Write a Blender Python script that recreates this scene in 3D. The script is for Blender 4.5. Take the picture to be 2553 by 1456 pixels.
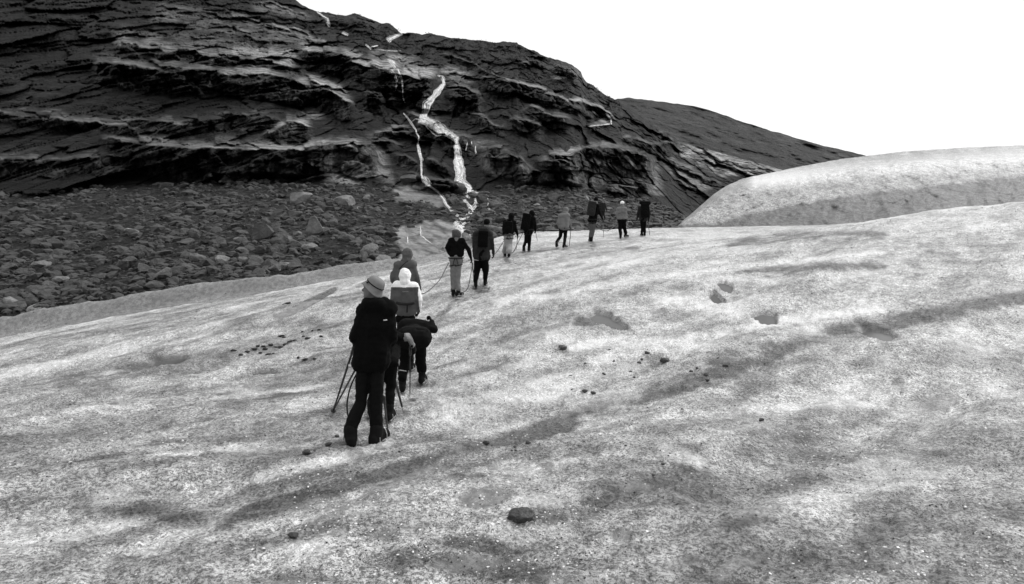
import bpy, bmesh, math, random
import numpy as np
from mathutils import Vector, Matrix

for o in list(bpy.data.objects):
    bpy.data.objects.remove(o, do_unlink=True)
scene = bpy.context.scene
COL = scene.collection
random.seed(7)
RNG = np.random.default_rng(7)

# ------------------------------------------------------------------ camera, sky, sun, exposure
# working pixels: the photograph seen 2553 px wide; camera at the origin, looking along +Y
FPX, CX, HY, WPX = 1561.4, 1276.5, 560.0, 2553.0
cam_d = bpy.data.cameras.new('camera')
cam_d.sensor_width = 36.0
cam_d.lens = 36.0 * FPX / WPX
cam_d.shift_y = (HY - 728.0) / WPX
cam_d.clip_start, cam_d.clip_end = 0.05, 9000
cam = bpy.data.objects.new('camera', cam_d)
cam.rotation_euler = (math.radians(90), 0, 0)
COL.objects.link(cam)
scene.camera = cam

SUN_EL, SUN_AZ = math.radians(46), math.radians(62)      # azimuth from +Y towards +X
world = bpy.data.worlds.new('World')
scene.world = world
world.use_nodes = True
wn, wl = world.node_tree.nodes, world.node_tree.links
for n in list(wn):
    wn.remove(n)
w_out = wn.new('ShaderNodeOutputWorld')
w_bg = wn.new('ShaderNodeBackground')
w_sky = wn.new('ShaderNodeTexSky')
w_sky.sky_type = 'NISHITA'
w_sky.sun_disc = False
w_sky.sun_elevation, w_sky.sun_rotation = SUN_EL, SUN_AZ
w_sky.air_density, w_sky.dust_density, w_sky.ozone_density = 1.0, 6.0, 1.0
w_bw = wn.new('ShaderNodeRGBToBW')
w_mix = wn.new('ShaderNodeMix')
w_mix.data_type = 'FLOAT'
w_mix.inputs[0].default_value = 0.8                       # cloud cover over the clear sky
w_mix.inputs[3].default_value = 7.6
w_bg.inputs['Strength'].default_value = 0.13
wl.new(w_sky.outputs[0], w_bw.inputs[0])
wl.new(w_bw.outputs[0], w_mix.inputs[2])
wl.new(w_mix.outputs[0], w_bg.inputs['Color'])
wl.new(w_bg.outputs[0], w_out.inputs[0])

sun_d = bpy.data.lights.new('sun', 'SUN')
sun_d.energy = 1.4
sun_d.angle = math.radians(18)
sun_d.color = (1, 1, 1)
sun = bpy.data.objects.new('sun', sun_d)
sd = Vector((math.sin(SUN_AZ) * math.cos(SUN_EL), math.cos(SUN_AZ) * math.cos(SUN_EL), math.sin(SUN_EL)))
sun.rotation_euler = (-sd).to_track_quat('-Z', 'Y').to_euler()
COL.objects.link(sun)

vs = scene.view_settings
vs.view_transform = 'Standard'
vs.look = 'None'
vs.exposure = 0.25
vs.gamma = 1.0
vs.use_curve_mapping = False

# ------------------------------------------------------------------ helpers
def sstep(a, b, x):
    t = np.clip((np.asarray(x, float) - a) / (b - a), 0, 1)
    return t * t * (3 - 2 * t)

def _hash(ix, iy, iz, seed):
    h = (ix.astype(np.int64) * 374761393 + iy.astype(np.int64) * 668265263 + iz.astype(np.int64) * 2147483647 + seed * 974634777)
    h = (h ^ (h >> 13)) * 1274126177
    h = h & 0xffffffff
    h = (h ^ (h >> 16)) * 2246822519 & 0xffffffff
    return ((h ^ (h >> 15)) & 0xffff) / 65535.0

def vnoise(x, y, z=None, seed=0):
    """value noise in -1..1"""
    x = np.asarray(x, float); y = np.asarray(y, float)
    ix, iy = np.floor(x), np.floor(y)
    fx, fy = x - ix, y - iy
    ux, uy = fx * fx * fx * (fx * (fx * 6 - 15) + 10), fy * fy * fy * (fy * (fy * 6 - 15) + 10)
    def lay(iz):
        a = _hash(ix, iy, iz, seed); b = _hash(ix + 1, iy, iz, seed)
        c = _hash(ix, iy + 1, iz, seed); d = _hash(ix + 1, iy + 1, iz, seed)
        return (a * (1 - ux) + b * ux) * (1 - uy) + (c * (1 - ux) + d * ux) * uy
    if z is None:
        return lay(np.zeros_like(ix)) * 2 - 1
    z = np.asarray(z, float)
    iz = np.floor(z); fz = z - iz; uz = fz * fz * fz * (fz * (fz * 6 - 15) + 10)
    return (lay(iz) * (1 - uz) + lay(iz + 1) * uz) * 2 - 1

def fbm(x, y, z=None, seed=0, octv=4, gain=0.5, lac=2.03):
    s, a, t = 0.0, 1.0, 0.0
    f = 1.0
    for k in range(octv):
        s = s + a * vnoise(x * f + 13.7 * k, y * f - 7.1 * k, None if z is None else z * f + 3.3 * k, seed + k)
        t += a; a *= gain; f *= lac
    return s / t

def cells(x, y, seed=0):
    """jittered cells: random value, offset to the cell centre, border distance"""
    ix, iy = np.floor(x), np.floor(y)
    z0 = np.zeros_like(ix)
    b1 = np.full(x.shape, 9.0); b2 = np.full(x.shape, 9.0)
    val = np.zeros(x.shape); ox = np.zeros(x.shape); oy = np.zeros(x.shape); tx = np.zeros(x.shape); ty = np.zeros(x.shape)
    for i in (-1, 0, 1):
        for j in (-1, 0, 1):
            cx_, cy_ = ix + i, iy + j
            px_ = cx_ + _hash(cx_, cy_, z0, seed); py_ = cy_ + _hash(cx_, cy_, z0, seed + 1)
            d = np.maximum(np.abs(px_ - x) * 1.1, np.abs(py_ - y)) * .6 + np.hypot(px_ - x, py_ - y) * .5
            m = d < b1
            b2 = np.where(m, b1, np.minimum(b2, d)); b1 = np.where(m, d, b1)
            val = np.where(m, _hash(cx_, cy_, z0, seed + 2), val)
            tx = np.where(m, _hash(cx_, cy_, z0, seed + 3) - .5, tx); ty = np.where(m, _hash(cx_, cy_, z0, seed + 4) - .5, ty)
            ox = np.where(m, x - px_, ox); oy = np.where(m, y - py_, oy)
    return val * 2 - 1, tx * ox + ty * oy, b2 - b1

def pl(xs, pts):
    p = np.array(pts, float)
    return np.interp(xs, p[:, 0], p[:, 1])

def segdist(X, Y, pts, asp=1.0):
    """distance in px to a polyline (y stretched by asp)"""
    best = np.full(X.shape, 1e9)
    for (x0, y0), (x1, y1) in zip(pts[:-1], pts[1:]):
        dx, dy = x1 - x0, (y1 - y0) * asp
        L = dx * dx + dy * dy + 1e-9
        px, py = X - x0, (Y - y0) * asp
        t = np.clip((px * dx + py * dy) / L, 0, 1)
        best = np.minimum(best, np.hypot(px - t * dx, py - t * dy))
    return best

def inpoly(X, Y, poly):
    c = np.zeros(X.shape, bool)
    n = len(poly)
    for i in range(n):
        x0, y0 = poly[i]; x1, y1 = poly[(i + 1) % n]
        cond = ((y0 > Y) != (y1 > Y)) & (X < (x1 - x0) * (Y - y0) / (y1 - y0 + 1e-9) + x0)
        c ^= cond
    return c

def blur(a, n, axis):
    if n < 2:
        return a
    k = np.ones(n) / n
    pad = [(0, 0), (0, 0)]; pad[axis] = (n // 2, n - 1 - n // 2)
    b = np.pad(a, pad, mode='edge')
    c = np.cumsum(b, axis=axis)
    z = np.zeros_like(np.take(c, [0], axis=axis))
    c = np.concatenate([z, c], axis=axis)
    L = a.shape[axis]
    return (np.take(c, range(n, n + L), axis=axis) - np.take(c, range(0, L), axis=axis)) / n

def grid_mesh(name, P, mat, attrs=None, smooth=True):
    """P: rows x cols x 3"""
    R, C = P.shape[:2]
    me = bpy.data.meshes.new(name)
    nv = R * C
    idx = np.arange(nv).reshape(R, C)
    q = np.stack([idx[:-1, :-1], idx[:-1, 1:], idx[1:, 1:], idx[1:, :-1]], -1).reshape(-1, 4)
    nf = len(q)
    me.vertices.add(nv); me.vertices.foreach_set('co', P.reshape(-1).astype(np.float32))
    me.loops.add(nf * 4); me.loops.foreach_set('vertex_index', q.reshape(-1).astype(np.int32))
    me.polygons.add(nf); me.polygons.foreach_set('loop_start', (np.arange(nf) * 4).astype(np.int32))
    me.update(calc_edges=True)
    me.polygons.foreach_set('use_smooth', np.full(nf, smooth))
    if attrs is not None:
        a = me.color_attributes.new('mask', 'FLOAT_COLOR', 'POINT')
        a.data.foreach_set('color', attrs.reshape(-1).astype(np.float32))
    me.materials.append(mat)
    o = bpy.data.objects.new(name, me)
    COL.objects.link(o)
    return o

def soup(name, V, F, mat, smooth=False):
    """big joined mesh from arrays: V n x 3, F m x 3"""
    me = bpy.data.meshes.new(name)
    V = np.asarray(V, np.float32); F = np.asarray(F, np.int32)
    m, k = F.shape
    me.vertices.add(len(V)); me.vertices.foreach_set('co', V.reshape(-1))
    me.loops.add(m * k); me.loops.foreach_set('vertex_index', F.reshape(-1))
    me.polygons.add(m); me.polygons.foreach_set('loop_start', (np.arange(m) * k).astype(np.int32))
    me.update(calc_edges=True)
    me.polygons.foreach_set('use_smooth', np.full(m, smooth))
    me.materials.append(mat)
    o = bpy.data.objects.new(name, me)
    COL.objects.link(o)
    return o

def tag(o, label=None, cat=None, group=None, kind=None):
    if label: o['label'] = label
    if cat: o['category'] = cat
    if group: o['group'] = group
    if kind: o['kind'] = kind
    return o

def ico(sub):
    bm = bmesh.new()
    bmesh.ops.create_icosphere(bm, subdivisions=sub, radius=1)
    V = np.array([v.co[:] for v in bm.verts]); F = np.array([[v.index for v in f.verts] for f in bm.faces])
    bm.free()
    return V, F
ICO = {s: ico(s) for s in (1, 2, 3, 4)}

# ------------------------------------------------------------------ materials (all grey: the photograph is black and white)
def new_mat(name):
    m = bpy.data.materials.new(name)
    m.use_nodes = True
    nt = m.node_tree
    return m, nt, nt.nodes['Principled BSDF']

class NB:
    def __init__(s, nt): s.nt = nt
    def n(s, t, **kw):
        x = s.nt.nodes.new(t)
        for k, v in kw.items(): setattr(x, k, v)
        return x
    def link(s, a, b): s.nt.links.new(a, b)
    def noise(s, vec, scale, detail=4, rough=0.55, dist=0.0):
        x = s.n('ShaderNodeTexNoise')
        x.inputs['Scale'].default_value = scale; x.inputs['Detail'].default_value = detail
        x.inputs['Roughness'].default_value = rough; x.inputs['Distortion'].default_value = dist
        if vec is not None: s.link(vec, x.inputs['Vector'])
        return x.outputs['Fac']
    def mapping(s, vec, sc):
        x = s.n('ShaderNodeMapping'); x.inputs['Scale'].default_value = sc
        s.link(vec, x.inputs['Vector']); return x.outputs[0]
    def rng(s, v, a, b, c=0.0, d=1.0, smooth=True):
        x = s.n('ShaderNodeMapRange'); x.interpolation_type = 'SMOOTHSTEP' if smooth else 'LINEAR'
        s.link(v, x.inputs[0])
        for i, q in zip((1, 2, 3, 4), (a, b, c, d)): x.inputs[i].default_value = q
        return x.outputs[0]
    def math(s, op, a, b=None, clamp=False):
        x = s.n('ShaderNodeMath', operation=op); x.use_clamp = clamp
        for i, q in enumerate((a, b)):
            if q is None: continue
            if isinstance(q, (int, float)): x.inputs[i].default_value = q
            else: s.link(q, x.inputs[i])
        return x.outputs[0]
    def mix(s, f, a, b):
        x = s.n('ShaderNodeMix', data_type='FLOAT')
        for i, q in ((0, f), (2, a), (3, b)):
            if isinstance(q, (int, float)): x.inputs[i].default_value = q
            else: s.link(q, x.inputs[i])
        return x.outputs[0]
    def grey(s, v, bsdf):
        c = s.n('ShaderNodeCombineColor')
        for i in range(3): s.link(v, c.inputs[i])
        s.link(c.outputs[0], bsdf.inputs['Base Color'])
    def bump(s, h, bsdf, strength, dist, prev=None):
        x = s.n('ShaderNodeBump'); x.inputs['Strength'].default_value = strength; x.inputs['Distance'].default_value = dist
        s.link(h, x.inputs['Height'])
        if prev is not None: s.link(prev, x.inputs['Normal'])
        s.link(x.outputs[0], bsdf.inputs['Normal'])
        return x.outputs[0]

def mat_cloth(name, v, rough=0.85, scale=9.0, amp=0.35, spec=0.25):
    m, nt, b = new_mat(name); k = NB(nt)
    tc = k.n('ShaderNodeTexCoord').outputs['Object']
    n1 = k.noise(tc, scale, 4)
    n2 = k.noise(tc, 240, 2)
    f = k.math('ADD', k.math('MULTIPLY', k.math('SUBTRACT', n1, 0.5), amp * 2), 1.0)
    k.grey(k.math('MULTIPLY', f, v), b)
    b.inputs['Roughness'].default_value = rough
    b.inputs['Specular IOR Level'].default_value = spec
    p = k.bump(n1, b, 0.5, 0.03)
    k.bump(n2, b, 0.3, 0.002, p)
    return m

def mat_plain(name, v, rough=0.5, metal=0.0, amp=0.2, scale=30):
    m, nt, b = new_mat(name); k = NB(nt)
    tc = k.n('ShaderNodeTexCoord').outputs['Object']
    n1 = k.noise(tc, scale, 3)
    k.grey(k.math('MULTIPLY', k.math('ADD', k.math('MULTIPLY', k.math('SUBTRACT', n1, 0.5), amp * 2), 1.0), v), b)
    b.inputs['Roughness'].default_value = rough; b.inputs['Metallic'].default_value = metal
    return m

def mat_stone(name, lo, hi, scale=6.0, bump=0.4, rough=0.75):
    m, nt, b = new_mat(name); k = NB(nt)
    tc = k.n('ShaderNodeTexCoord').outputs['Object']
    oi = k.n('ShaderNodeObjectInfo').outputs['Random']
    n1 = k.noise(tc, scale, 8, 0.62)
    n2 = k.noise(tc, scale * 7, 4, 0.6)
    f = k.math('ADD', k.math('MULTIPLY', k.rng(n1, .3, .7), .7), k.math('MULTIPLY', n2, .3))
    v = k.mix(f, lo, hi)
    k.grey(k.math('MULTIPLY', v, k.rng(oi, 0, 1, .7, 1.35, False)), b)
    b.inputs['Roughness'].default_value = rough
    p = k.bump(n1, b, bump, 1.2 / scale)
    k.bump(n2, b, bump * .7, .15 / scale, p)
    return m

def mat_mountain():
    m, nt, b = new_mat('rock_face'); k = NB(nt)
    pos = k.n('ShaderNodeNewGeometry').outputs['Position']
    at = k.n('ShaderNodeAttribute', attribute_name='mask')
    sp = k.n('ShaderNodeSeparateColor'); k.link(at.outputs['Color'], sp.inputs[0])
    gravel, light, veg = sp.outputs[0], sp.outputs[1], sp.outputs[2]
    streak_a = at.outputs['Alpha']
    big = k.noise(pos, .045, 6, .6)
    mid = k.noise(pos, .28, 8, .68, .6)
    fine = k.noise(pos, 1.6, 7, .65)
    # dark wet rock with paler dry patches
    base = k.mix(k.rng(mid, .42, .70), .0025, .019)
    base = k.math('MULTIPLY', base, k.rng(big, .35, .65, .45, 1.5))
    base = k.math('MULTIPLY', base, k.rng(fine, .3, .7, .4, 1.7))
    # pale polished slabs; on ledge tops the sky light is painted into this tone
    slab = k.mix(k.rng(mid, .3, .66), .13, .56)
    slab = k.math('MULTIPLY', slab, k.rng(fine, .3, .7, .7, 1.25))
    bed = k.noise(k.mapping(pos, (.10, .10, 1.5)), 1.0, 7, .68, .4)
    lf = k.math('MULTIPLY', light, k.rng(bed, .38, .54, .2, 1.0))
    col = k.mix(lf, base, slab)
    # vertical water stains on the walls
    st1 = k.noise(k.mapping(pos, (1.1, .3, .045)), 1.0, 5, .62, .2)
    st2 = k.noise(k.mapping(pos, (3.2, .9, .10)), 1.0, 3, .6)
    st = k.math('ADD', k.math('MULTIPLY', st1, .65), k.math('MULTIPLY', st2, .35))
    wallc = k.mix(k.rng(st, .43, .53), k.mix(k.rng(mid, .35, .68), .02, .11), .0035)
    wallc = k.math('MULTIPLY', wallc, k.rng(fine, .3, .7, .6, 1.4))
    wallc = k.math('MULTIPLY', wallc, k.mix(light, 1.0, 2.6))
    col = k.mix(k.math('MULTIPLY', streak_a, .9), col, wallc)
    # loose gravel
    vor = k.n('ShaderNodeTexVoronoi'); vor.inputs['Scale'].default_value = 1.7
    k.link(pos, vor.inputs['Vector'])
    gcell = k.n('ShaderNodeRGBToBW'); k.link(vor.outputs['Color'], gcell.inputs[0])
    gn = k.noise(pos, 3.2, 6, .75)
    gv = k.mix(k.rng(gn, .38, .72), .006, .055)
    gv = k.math('MULTIPLY', gv, k.rng(gcell.outputs[0], .25, .85, .6, 1.7))
    gv = k.math('MULTIPLY', gv, k.rng(big, .3, .7, .75, 1.3))
    gv = k.mix(light, gv, k.mix(k.rng(gn, .3, .75), .22, .42))
    col = k.mix(gravel, col, gv)
    # heath and scrub
    vn = k.noise(pos, .9, 6, .7)
    vg = k.mix(k.rng(vn, .4, .72), .008, .042)
    col = k.mix(k.math('MULTIPLY', veg, k.rng(mid, .32, .5, .35, 1.0)), col, vg)
    k.grey(col, b)
    b.inputs['Roughness'].default_value = .62
    b.inputs['Specular IOR Level'].default_value = .06
    v2 = k.n('ShaderNodeTexVoronoi', feature='DISTANCE_TO_EDGE'); v2.inputs['Scale'].default_value = .16
    wob = k.n('ShaderNodeVectorMath', operation='ADD')
    nz = k.n('ShaderNodeTexNoise'); nz.inputs['Scale'].default_value = .12; nz.inputs['Detail'].default_value = 4
    k.link(pos, nz.inputs['Vector'])
    sc = k.n('ShaderNodeVectorMath', operation='SCALE'); sc.inputs['Scale'].default_value = 9.0
    k.link(nz.outputs['Color'], sc.inputs[0])
    k.link(pos, wob.inputs[0]); k.link(sc.outputs[0], wob.inputs[1])
    k.link(wob.outputs[0], v2.inputs['Vector'])
    crack = k.rng(v2.outputs['Distance'], 0.0, .06)
    p = k.bump(crack, b, .8, .45)
    p = k.bump(mid, b, 1.0, 1.1, p)
    k.bump(fine, b, 1.0, .22, p)
    return m

def mat_ice(name='glacier_ice', far=False):
    m, nt, b = new_mat(name); k = NB(nt)
    pos = k.n('ShaderNodeNewGeometry').outputs['Position']
    at = k.n('ShaderNodeAttribute', attribute_name='mask')
    sp = k.n('ShaderNodeSeparateColor'); k.link(at.outputs['Color'], sp.inputs[0])
    dirt, snow, wet = sp.outputs[0], sp.outputs[1], sp.outputs[2]  # dirt channel also holds the contact shade painted under feet and stones
    s = .25 if far else 1.0
    n_big = k.noise(pos, 1.1 * s, 5, .6)
    n_mid = k.noise(pos, 7.0 * s, 5, .65)
    n_gr = k.noise(pos, 34.0 * s, 5, .75)
    n_fi = k.noise(pos, 115.0 * s, 3, .7)
    grain = k.math('ADD', k.math('MULTIPLY', n_gr, .6), k.math('MULTIPLY', n_fi, .4))
    # white bubbly ice against clear dark crystals and grit
    fl = k.rng(grain, .445, .56)
    lo = k.mix(dirt, .20, .045)
    hi = k.mix(dirt, .92, .19)
    col = k.mix(fl, lo, hi)
    col = k.math('MULTIPLY', col, k.rng(n_mid, .32, .68, .58, 1.22))
    col = k.math('MULTIPLY', col, k.rng(n_big, .3, .7, .82, 1.1))
    smooth_wet = k.mix(k.rng(n_mid, .3, .7), .12, .22)
    col = k.mix(wet, col, smooth_wet)
    col = k.mix(snow, col, .86)
    vo = k.n('ShaderNodeTexVoronoi'); vo.inputs['Scale'].default_value = 26.0 * s
    k.link(pos, vo.inputs['Vector'])
    grit = k.math('LESS_THAN', vo.outputs['Distance'], k.math('MULTIPLY', k.rng(n_mid, .42, .75), .30))
    grit = k.math('MULTIPLY', grit, k.math('SUBTRACT', 1.0, wet))
    col = k.mix(k.math('MULTIPLY', grit, .75), col, .05)
    k.grey(k.math('MINIMUM', col, .88), b)
    k.link(k.mix(wet, .42, .12), b.inputs['Roughness'])
    b.inputs['IOR'].default_value = 1.31
    b.inputs['Specular IOR Level'].default_value = .5
    keep = k.math('SUBTRACT', 1.0, k.math('MULTIPLY', k.math('MAXIMUM', wet, snow), .85))
    p = k.bump(k.math('MULTIPLY', n_mid, keep), b, .7, .06 / s)
    p = k.bump(k.math('MULTIPLY', n_gr, keep), b, .9, .018 / s, p)
    k.bump(k.math('MULTIPLY', n_fi, keep), b, .6, .006 / s, p)
    return m

def mat_water(name, v, rough=.06):
    m, nt, b = new_mat(name); k = NB(nt)
    pos = k.n('ShaderNodeNewGeometry').outputs['Position']
    n1 = k.noise(pos, 2.2, 3)
    k.grey(k.mix(n1, v * .8, v * 1.2), b)
    b.inputs['Roughness'].default_value = rough; b.inputs['IOR'].default_value = 1.33; b.inputs['Specular IOR Level'].default_value = .3
    k.bump(k.noise(pos, 9, 2), b, .12, .01)
    return m

def mat_foam(name, v=.97, lo=.3, hi=1.0):
    m, nt, b = new_mat(name); k = NB(nt)
    pos = k.n('ShaderNodeNewGeometry').outputs['Position']
    n1 = k.noise(k.mapping(pos, (1, 1, .25)), 1.6, 5, .7)
    k.grey(k.mix(k.rng(n1, .3, .62), v * .72, v), b)
    b.inputs['Roughness'].default_value = .7
    n2 = k.noise(k.mapping(pos, (2.2, 1.2, .5)), 1.0, 6, .75, .5)
    k.link(k.rng(n2, .33, .58, lo, hi), b.inputs['Alpha'])
    k.bump(n1, b, .4, .3)
    return m

M_rock = mat_mountain()
M_ice = mat_ice()
M_ice_far = mat_ice('far_ice', True)
M_pool = mat_water('meltwater', .105, .22)
M_foam = mat_foam('white_water')
M_veil = mat_foam('water_veil', .9, 0.0, .42)
M_boulder = mat_stone('boulder_stone', .014, .085, 1.1, .5)
M_boulder_lt = mat_stone('pale_boulder_stone', .07, .24, 1.1, .5)
M_rubble = mat_stone('rubble_stone', .012, .085, .8, .3)
M_stone = mat_stone('ice_stone', .012, .05, 30, .5, .6)
M_stone_lt = mat_stone('grey_ice_stone', .018, .15, 20, .9, .6)
M_dirt = mat_stone('dirt', .008, .03, 25, .6, .9)
M_scrub = mat_stone('scrub_leaf', .007, .03, 2.0, .1, .9)

# ------------------------------------------------------------------ glacier height field (metres, relative to the camera)
G_Y = [0, 2, 4, 6.7, 8, 9.2, 10.3, 12, 15.7, 16.3, 20, 24, 29, 34, 40]
G_Z = [-1.62, -1.76, -1.98, -2.32, -2.38, -2.38, -2.31, -2.1, -1.64, -1.56, -1.37, -1.23, -1.2, -1.02, -.9]
_gy = np.linspace(0, 60, 1201)
_gz = np.interp(_gy, G_Y, G_Z)
for _ in range(3):
    _gz = np.convolve(np.pad(_gz, 20, mode='edge'), np.ones(41) / 41, 'valid')
EDGE_Y = [(-900, 950), (-300, 850), (0, 785), (300, 738), (630, 690), (800, 671), (980, 650), (1110, 632), (1180, 611), (1250, 589), (1330, 578), (1450, 574), (1640, 568), (1780, 566), (1920, 563), (2200, 560), (2553, 566), (3400, 620)]
FOOT_Y = [(-900, 1010), (-300, 905), (0, 840), (300, 785), (630, 733), (800, 704), (980, 673), (1110, 645), (1180, 616), (1250, 591), (1330, 580), (1450, 576), (1640, 570), (1780, 568), (1920, 565), (2200, 562), (2553, 568), (3400, 624)]
EDGE_D = [(-900, 17), (0, 20), (630, 22), (980, 24), (1110, 25), (1250, 29), (1330, 31), (1640, 34), (1920, 36), (2553, 38), (3400, 40)]

def H0(x, y):
    lat = .03 + .09 * sstep(6, 14, y)
    return np.interp(y, _gy, _gz) + lat * x

def Hbase(x, y):
    x = np.asarray(x, float); y = np.asarray(y, float)
    X = CX + FPX * x / np.maximum(y, .3)
    yE = pl(X, EDGE_D); yF = yE - .7
    zE = yE * (HY - pl(X, EDGE_Y)) / FPX
    zF = yF * (HY - pl(X, FOOT_Y)) / FPX
    xF = yF * (X - CX) / FPX
    dF = zF - H0(xF, yF)
    z = H0(x, y) + dF * sstep(.55, 1.0, y / yF)
    # gentle swells running with the ice
    u = x * .78 + y * .62; v = -x * .62 + y * .78
    amp = sstep(2, 6, y) * (1 - sstep(.8, .97, y / yF))
    z = z + amp * (1 - .5 * sstep(11, 22, y)) * (.15 * vnoise(u * .16, v * .5, seed=3) + .11 * vnoise(u * .35, v * 1.05, seed=4) + .05 * vnoise(u * .9, v * 2.2, seed=5))
    # lip, then the fall of the far edge
    z = np.where(y > yF, zF + (zE - zF) * sstep(0, 1, (y - yF) / (yE - yF)), z)
    rag = sstep(-1.2, 0, y - yE) * sstep(1400, 1000, X) * (.13 * fbm(x * .35, y * .1, seed=8, octv=3) + .03 * vnoise(x * 3, y * .3, seed=9))
    z = z + rag
    over = np.maximum(y - yE, 0)
    z = z - over * .35 - .06 * over ** 2
    return z

def hit(X, Y, fn=Hbase):
    """pixel -> point where its ray meets the ice"""
    t = np.linspace(1.6, 42, 5000)
    dx, dz = (X - CX) / FPX, (HY - Y) / FPX
    g = fn(dx * t, t) - dz * t
    i = np.argmax(g > 0)
    if i == 0:
        i = len(t) - 1
    a = g[i - 1] / (g[i - 1] - g[i] + 1e-12)
    d = t[i - 1] + (t[i] - t[i - 1]) * a
    return Vector((dx * d, d, dz * d))

# pools of melt water: centre, half width, half height, tilt (dy of the right end)
POOLS = [(1510, 795, 38, 15, 9), (1787, 743, 18, 11, 6), (1808, 711, 20, 9, 9), (1908, 790, 32, 12, 5),
         (655, 926, 30, 6, -2), (2190, 830, 40, 13, 4), (420, 900, 40, 10, -4)]
# smooth clear patches of ice: centre, half width, half height, tilt, strength
WETS = [(1205, 1243, 52, 24, -12, .9), (1362, 1162, 28, 12, 0, .8), (888, 1128, 28, 11, 5, .7), (1020, 1190, 120, 13, -42, .6), (1552, 1328, 28, 15, 4, .7), (1850, 1405, 55, 18, -18, .6), (1100, 853, 28, 8, -3, .6),
        (1840, 1030, 24, 9, 0, .6), (1640, 775, 24, 8, 4, .7), (1165, 1405, 95, 20, -6, .6), (850, 1325, 26, 11, -6, .7), (1555, 728, 24, 6, 0, .8), (960, 1330, 30, 14, -4, .6), (1020, 1310, 22, 8, 0, .5), (1590, 1215, 45, 16, 4, .6), (2330, 1010, 46, 14, -6, .7), (1380, 1290, 24, 9, -2, .5),
        (760, 1255, 70, 9, -22, .5), (700, 1055, 22, 8, 0, .5), (1000, 1030, 22, 9, 0, .5), (1480, 1010, 60, 12, -18, .5), (730, 1450, 60, 12, 0, .6), (1420, 1445, 70, 12, 0, .5), (1700, 1400, 50, 12, -6, .45), (1880, 1280, 50, 16, -6, .45), (1345, 835, 24, 8, 0, .4), (690, 1015, 30, 6, 0, .4)]
pool_data = []
for (cx, cy, hw, hh, tl) in POOLS:
    c = hit(cx, cy)
    e1 = hit(cx + hw, cy + tl) - c
    e2 = hit(cx, cy - hh) - c
    pool_data.append((c, e1, e2))

def pool_r(x, y, c, e1, e2):
    det = e1.x * e2.y - e1.y * e2.x
    px, py = x - c.x, y - c.y
    a = (px * e2.y - py * e2.x) / det
    b = (py * e1.x - px * e1.y) / det
    r = np.hypot(a, b)
    th = np.arctan2(b, a)
    return r * (1 + .16 * np.sin(2 * th + c.x * 3) + .10 * np.sin(3 * th + c.y * 5) + .06 * np.sin(7 * th + c.x))

def H(x, y, micro=False):
    z = Hbase(x, y)
    for (c, e1, e2) in pool_data:
        sel = (np.abs(x - c.x) < 3.2 * (abs(e1.x) + abs(e2.x))) & (np.abs(y - c.y) < 3.2 * (abs(e1.y) + abs(e2.y)))
        if not np.any(sel):
            continue
        r = pool_r(x, y, c, e1, e2)
        r = r + .14 * fbm(x * 5, y * 5, seed=15, octv=3)
        w = 1 - sstep(1.12, 1.9, r)
        bowl = -.115 + .05 * sstep(.75, 1.0, r) + .065 * sstep(.98, 1.22, r)
        det = e1.x * e2.y - e1.y * e2.x
        aa = ((x - c.x) * e2.y - (y - c.y) * e2.x) / det; bb = ((y - c.y) * e1.x - (x - c.x) * e1.y) / det
        zp = c.z + np.clip(aa, -1.6, 1.6) * e1.z + np.clip(bb, -1.6, 1.6) * e2.z
        z = np.where(sel, z * (1 - w) + (zp + bowl) * w, z)
    if micro:
        m = .030 * fbm(x * 4, y * 4, seed=21, octv=3) + .015 * fbm(x * 15, y * 15, seed=25, octv=2) + .006 * vnoise(x * 45, y * 45, seed=29)
        fade = 1 - .6 * sstep(10, 30, y)
        wet = 0
        for (c, e1, e2) in pool_data:
            wet = np.maximum(wet, 1 - sstep(.95, 1.3, pool_r(x, y, c, e1, e2)))
        z = z + m * fade * (1 - wet) * (1 - .0)
    return z

# ------------------------------------------------------------------ glacier mesh
xs = np.concatenate([np.linspace(-1500, -90, 60), np.linspace(-80, 2640, 800), np.linspace(2650, 4100, 60)])
NR = 540
yend = pl(xs, EDGE_D) + 7
t = np.linspace(0, 1, NR)[:, None]
gy = 1.2 * (yend[None, :] / 1.2) ** t
gx = gy * (xs[None, :] - CX) / FPX
gz = H(gx, gy, True)
PX = np.broadcast_to(xs[None, :], gy.shape)
PY = HY - FPX * gz / gy
TRACK = [(905, 1118), (965, 1045), (1030, 970), (1030, 900), (1070, 810), (1135, 744), (1200, 718), (1265, 645), (1315, 631), (1400, 621), (1475, 606), (1550, 597), (1605, 592)]
CONTACT_SHADE = [(873, 1117, 15), (945, 1113, 15), (927, 1044, 11), (974, 1054, 12), (1005, 982, 11), (1055, 961, 12), (1135, 743, 8), (1188, 721, 7), (1211, 716, 7), (1264, 645, 5), (1312, 631, 5), (1388, 620, 4), (1408, 621, 4), (1473, 606, 4), (1547, 597, 4), (1561, 594, 3), (1603, 591, 4), (1301, 1304, 20), (828, 1036, 6), (1022, 990, 5), (1005, 1027, 6), (730, 1343, 10), (765, 1133, 8), (1317, 1110, 6), (1657, 904, 6), (1404, 872, 7)]
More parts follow.
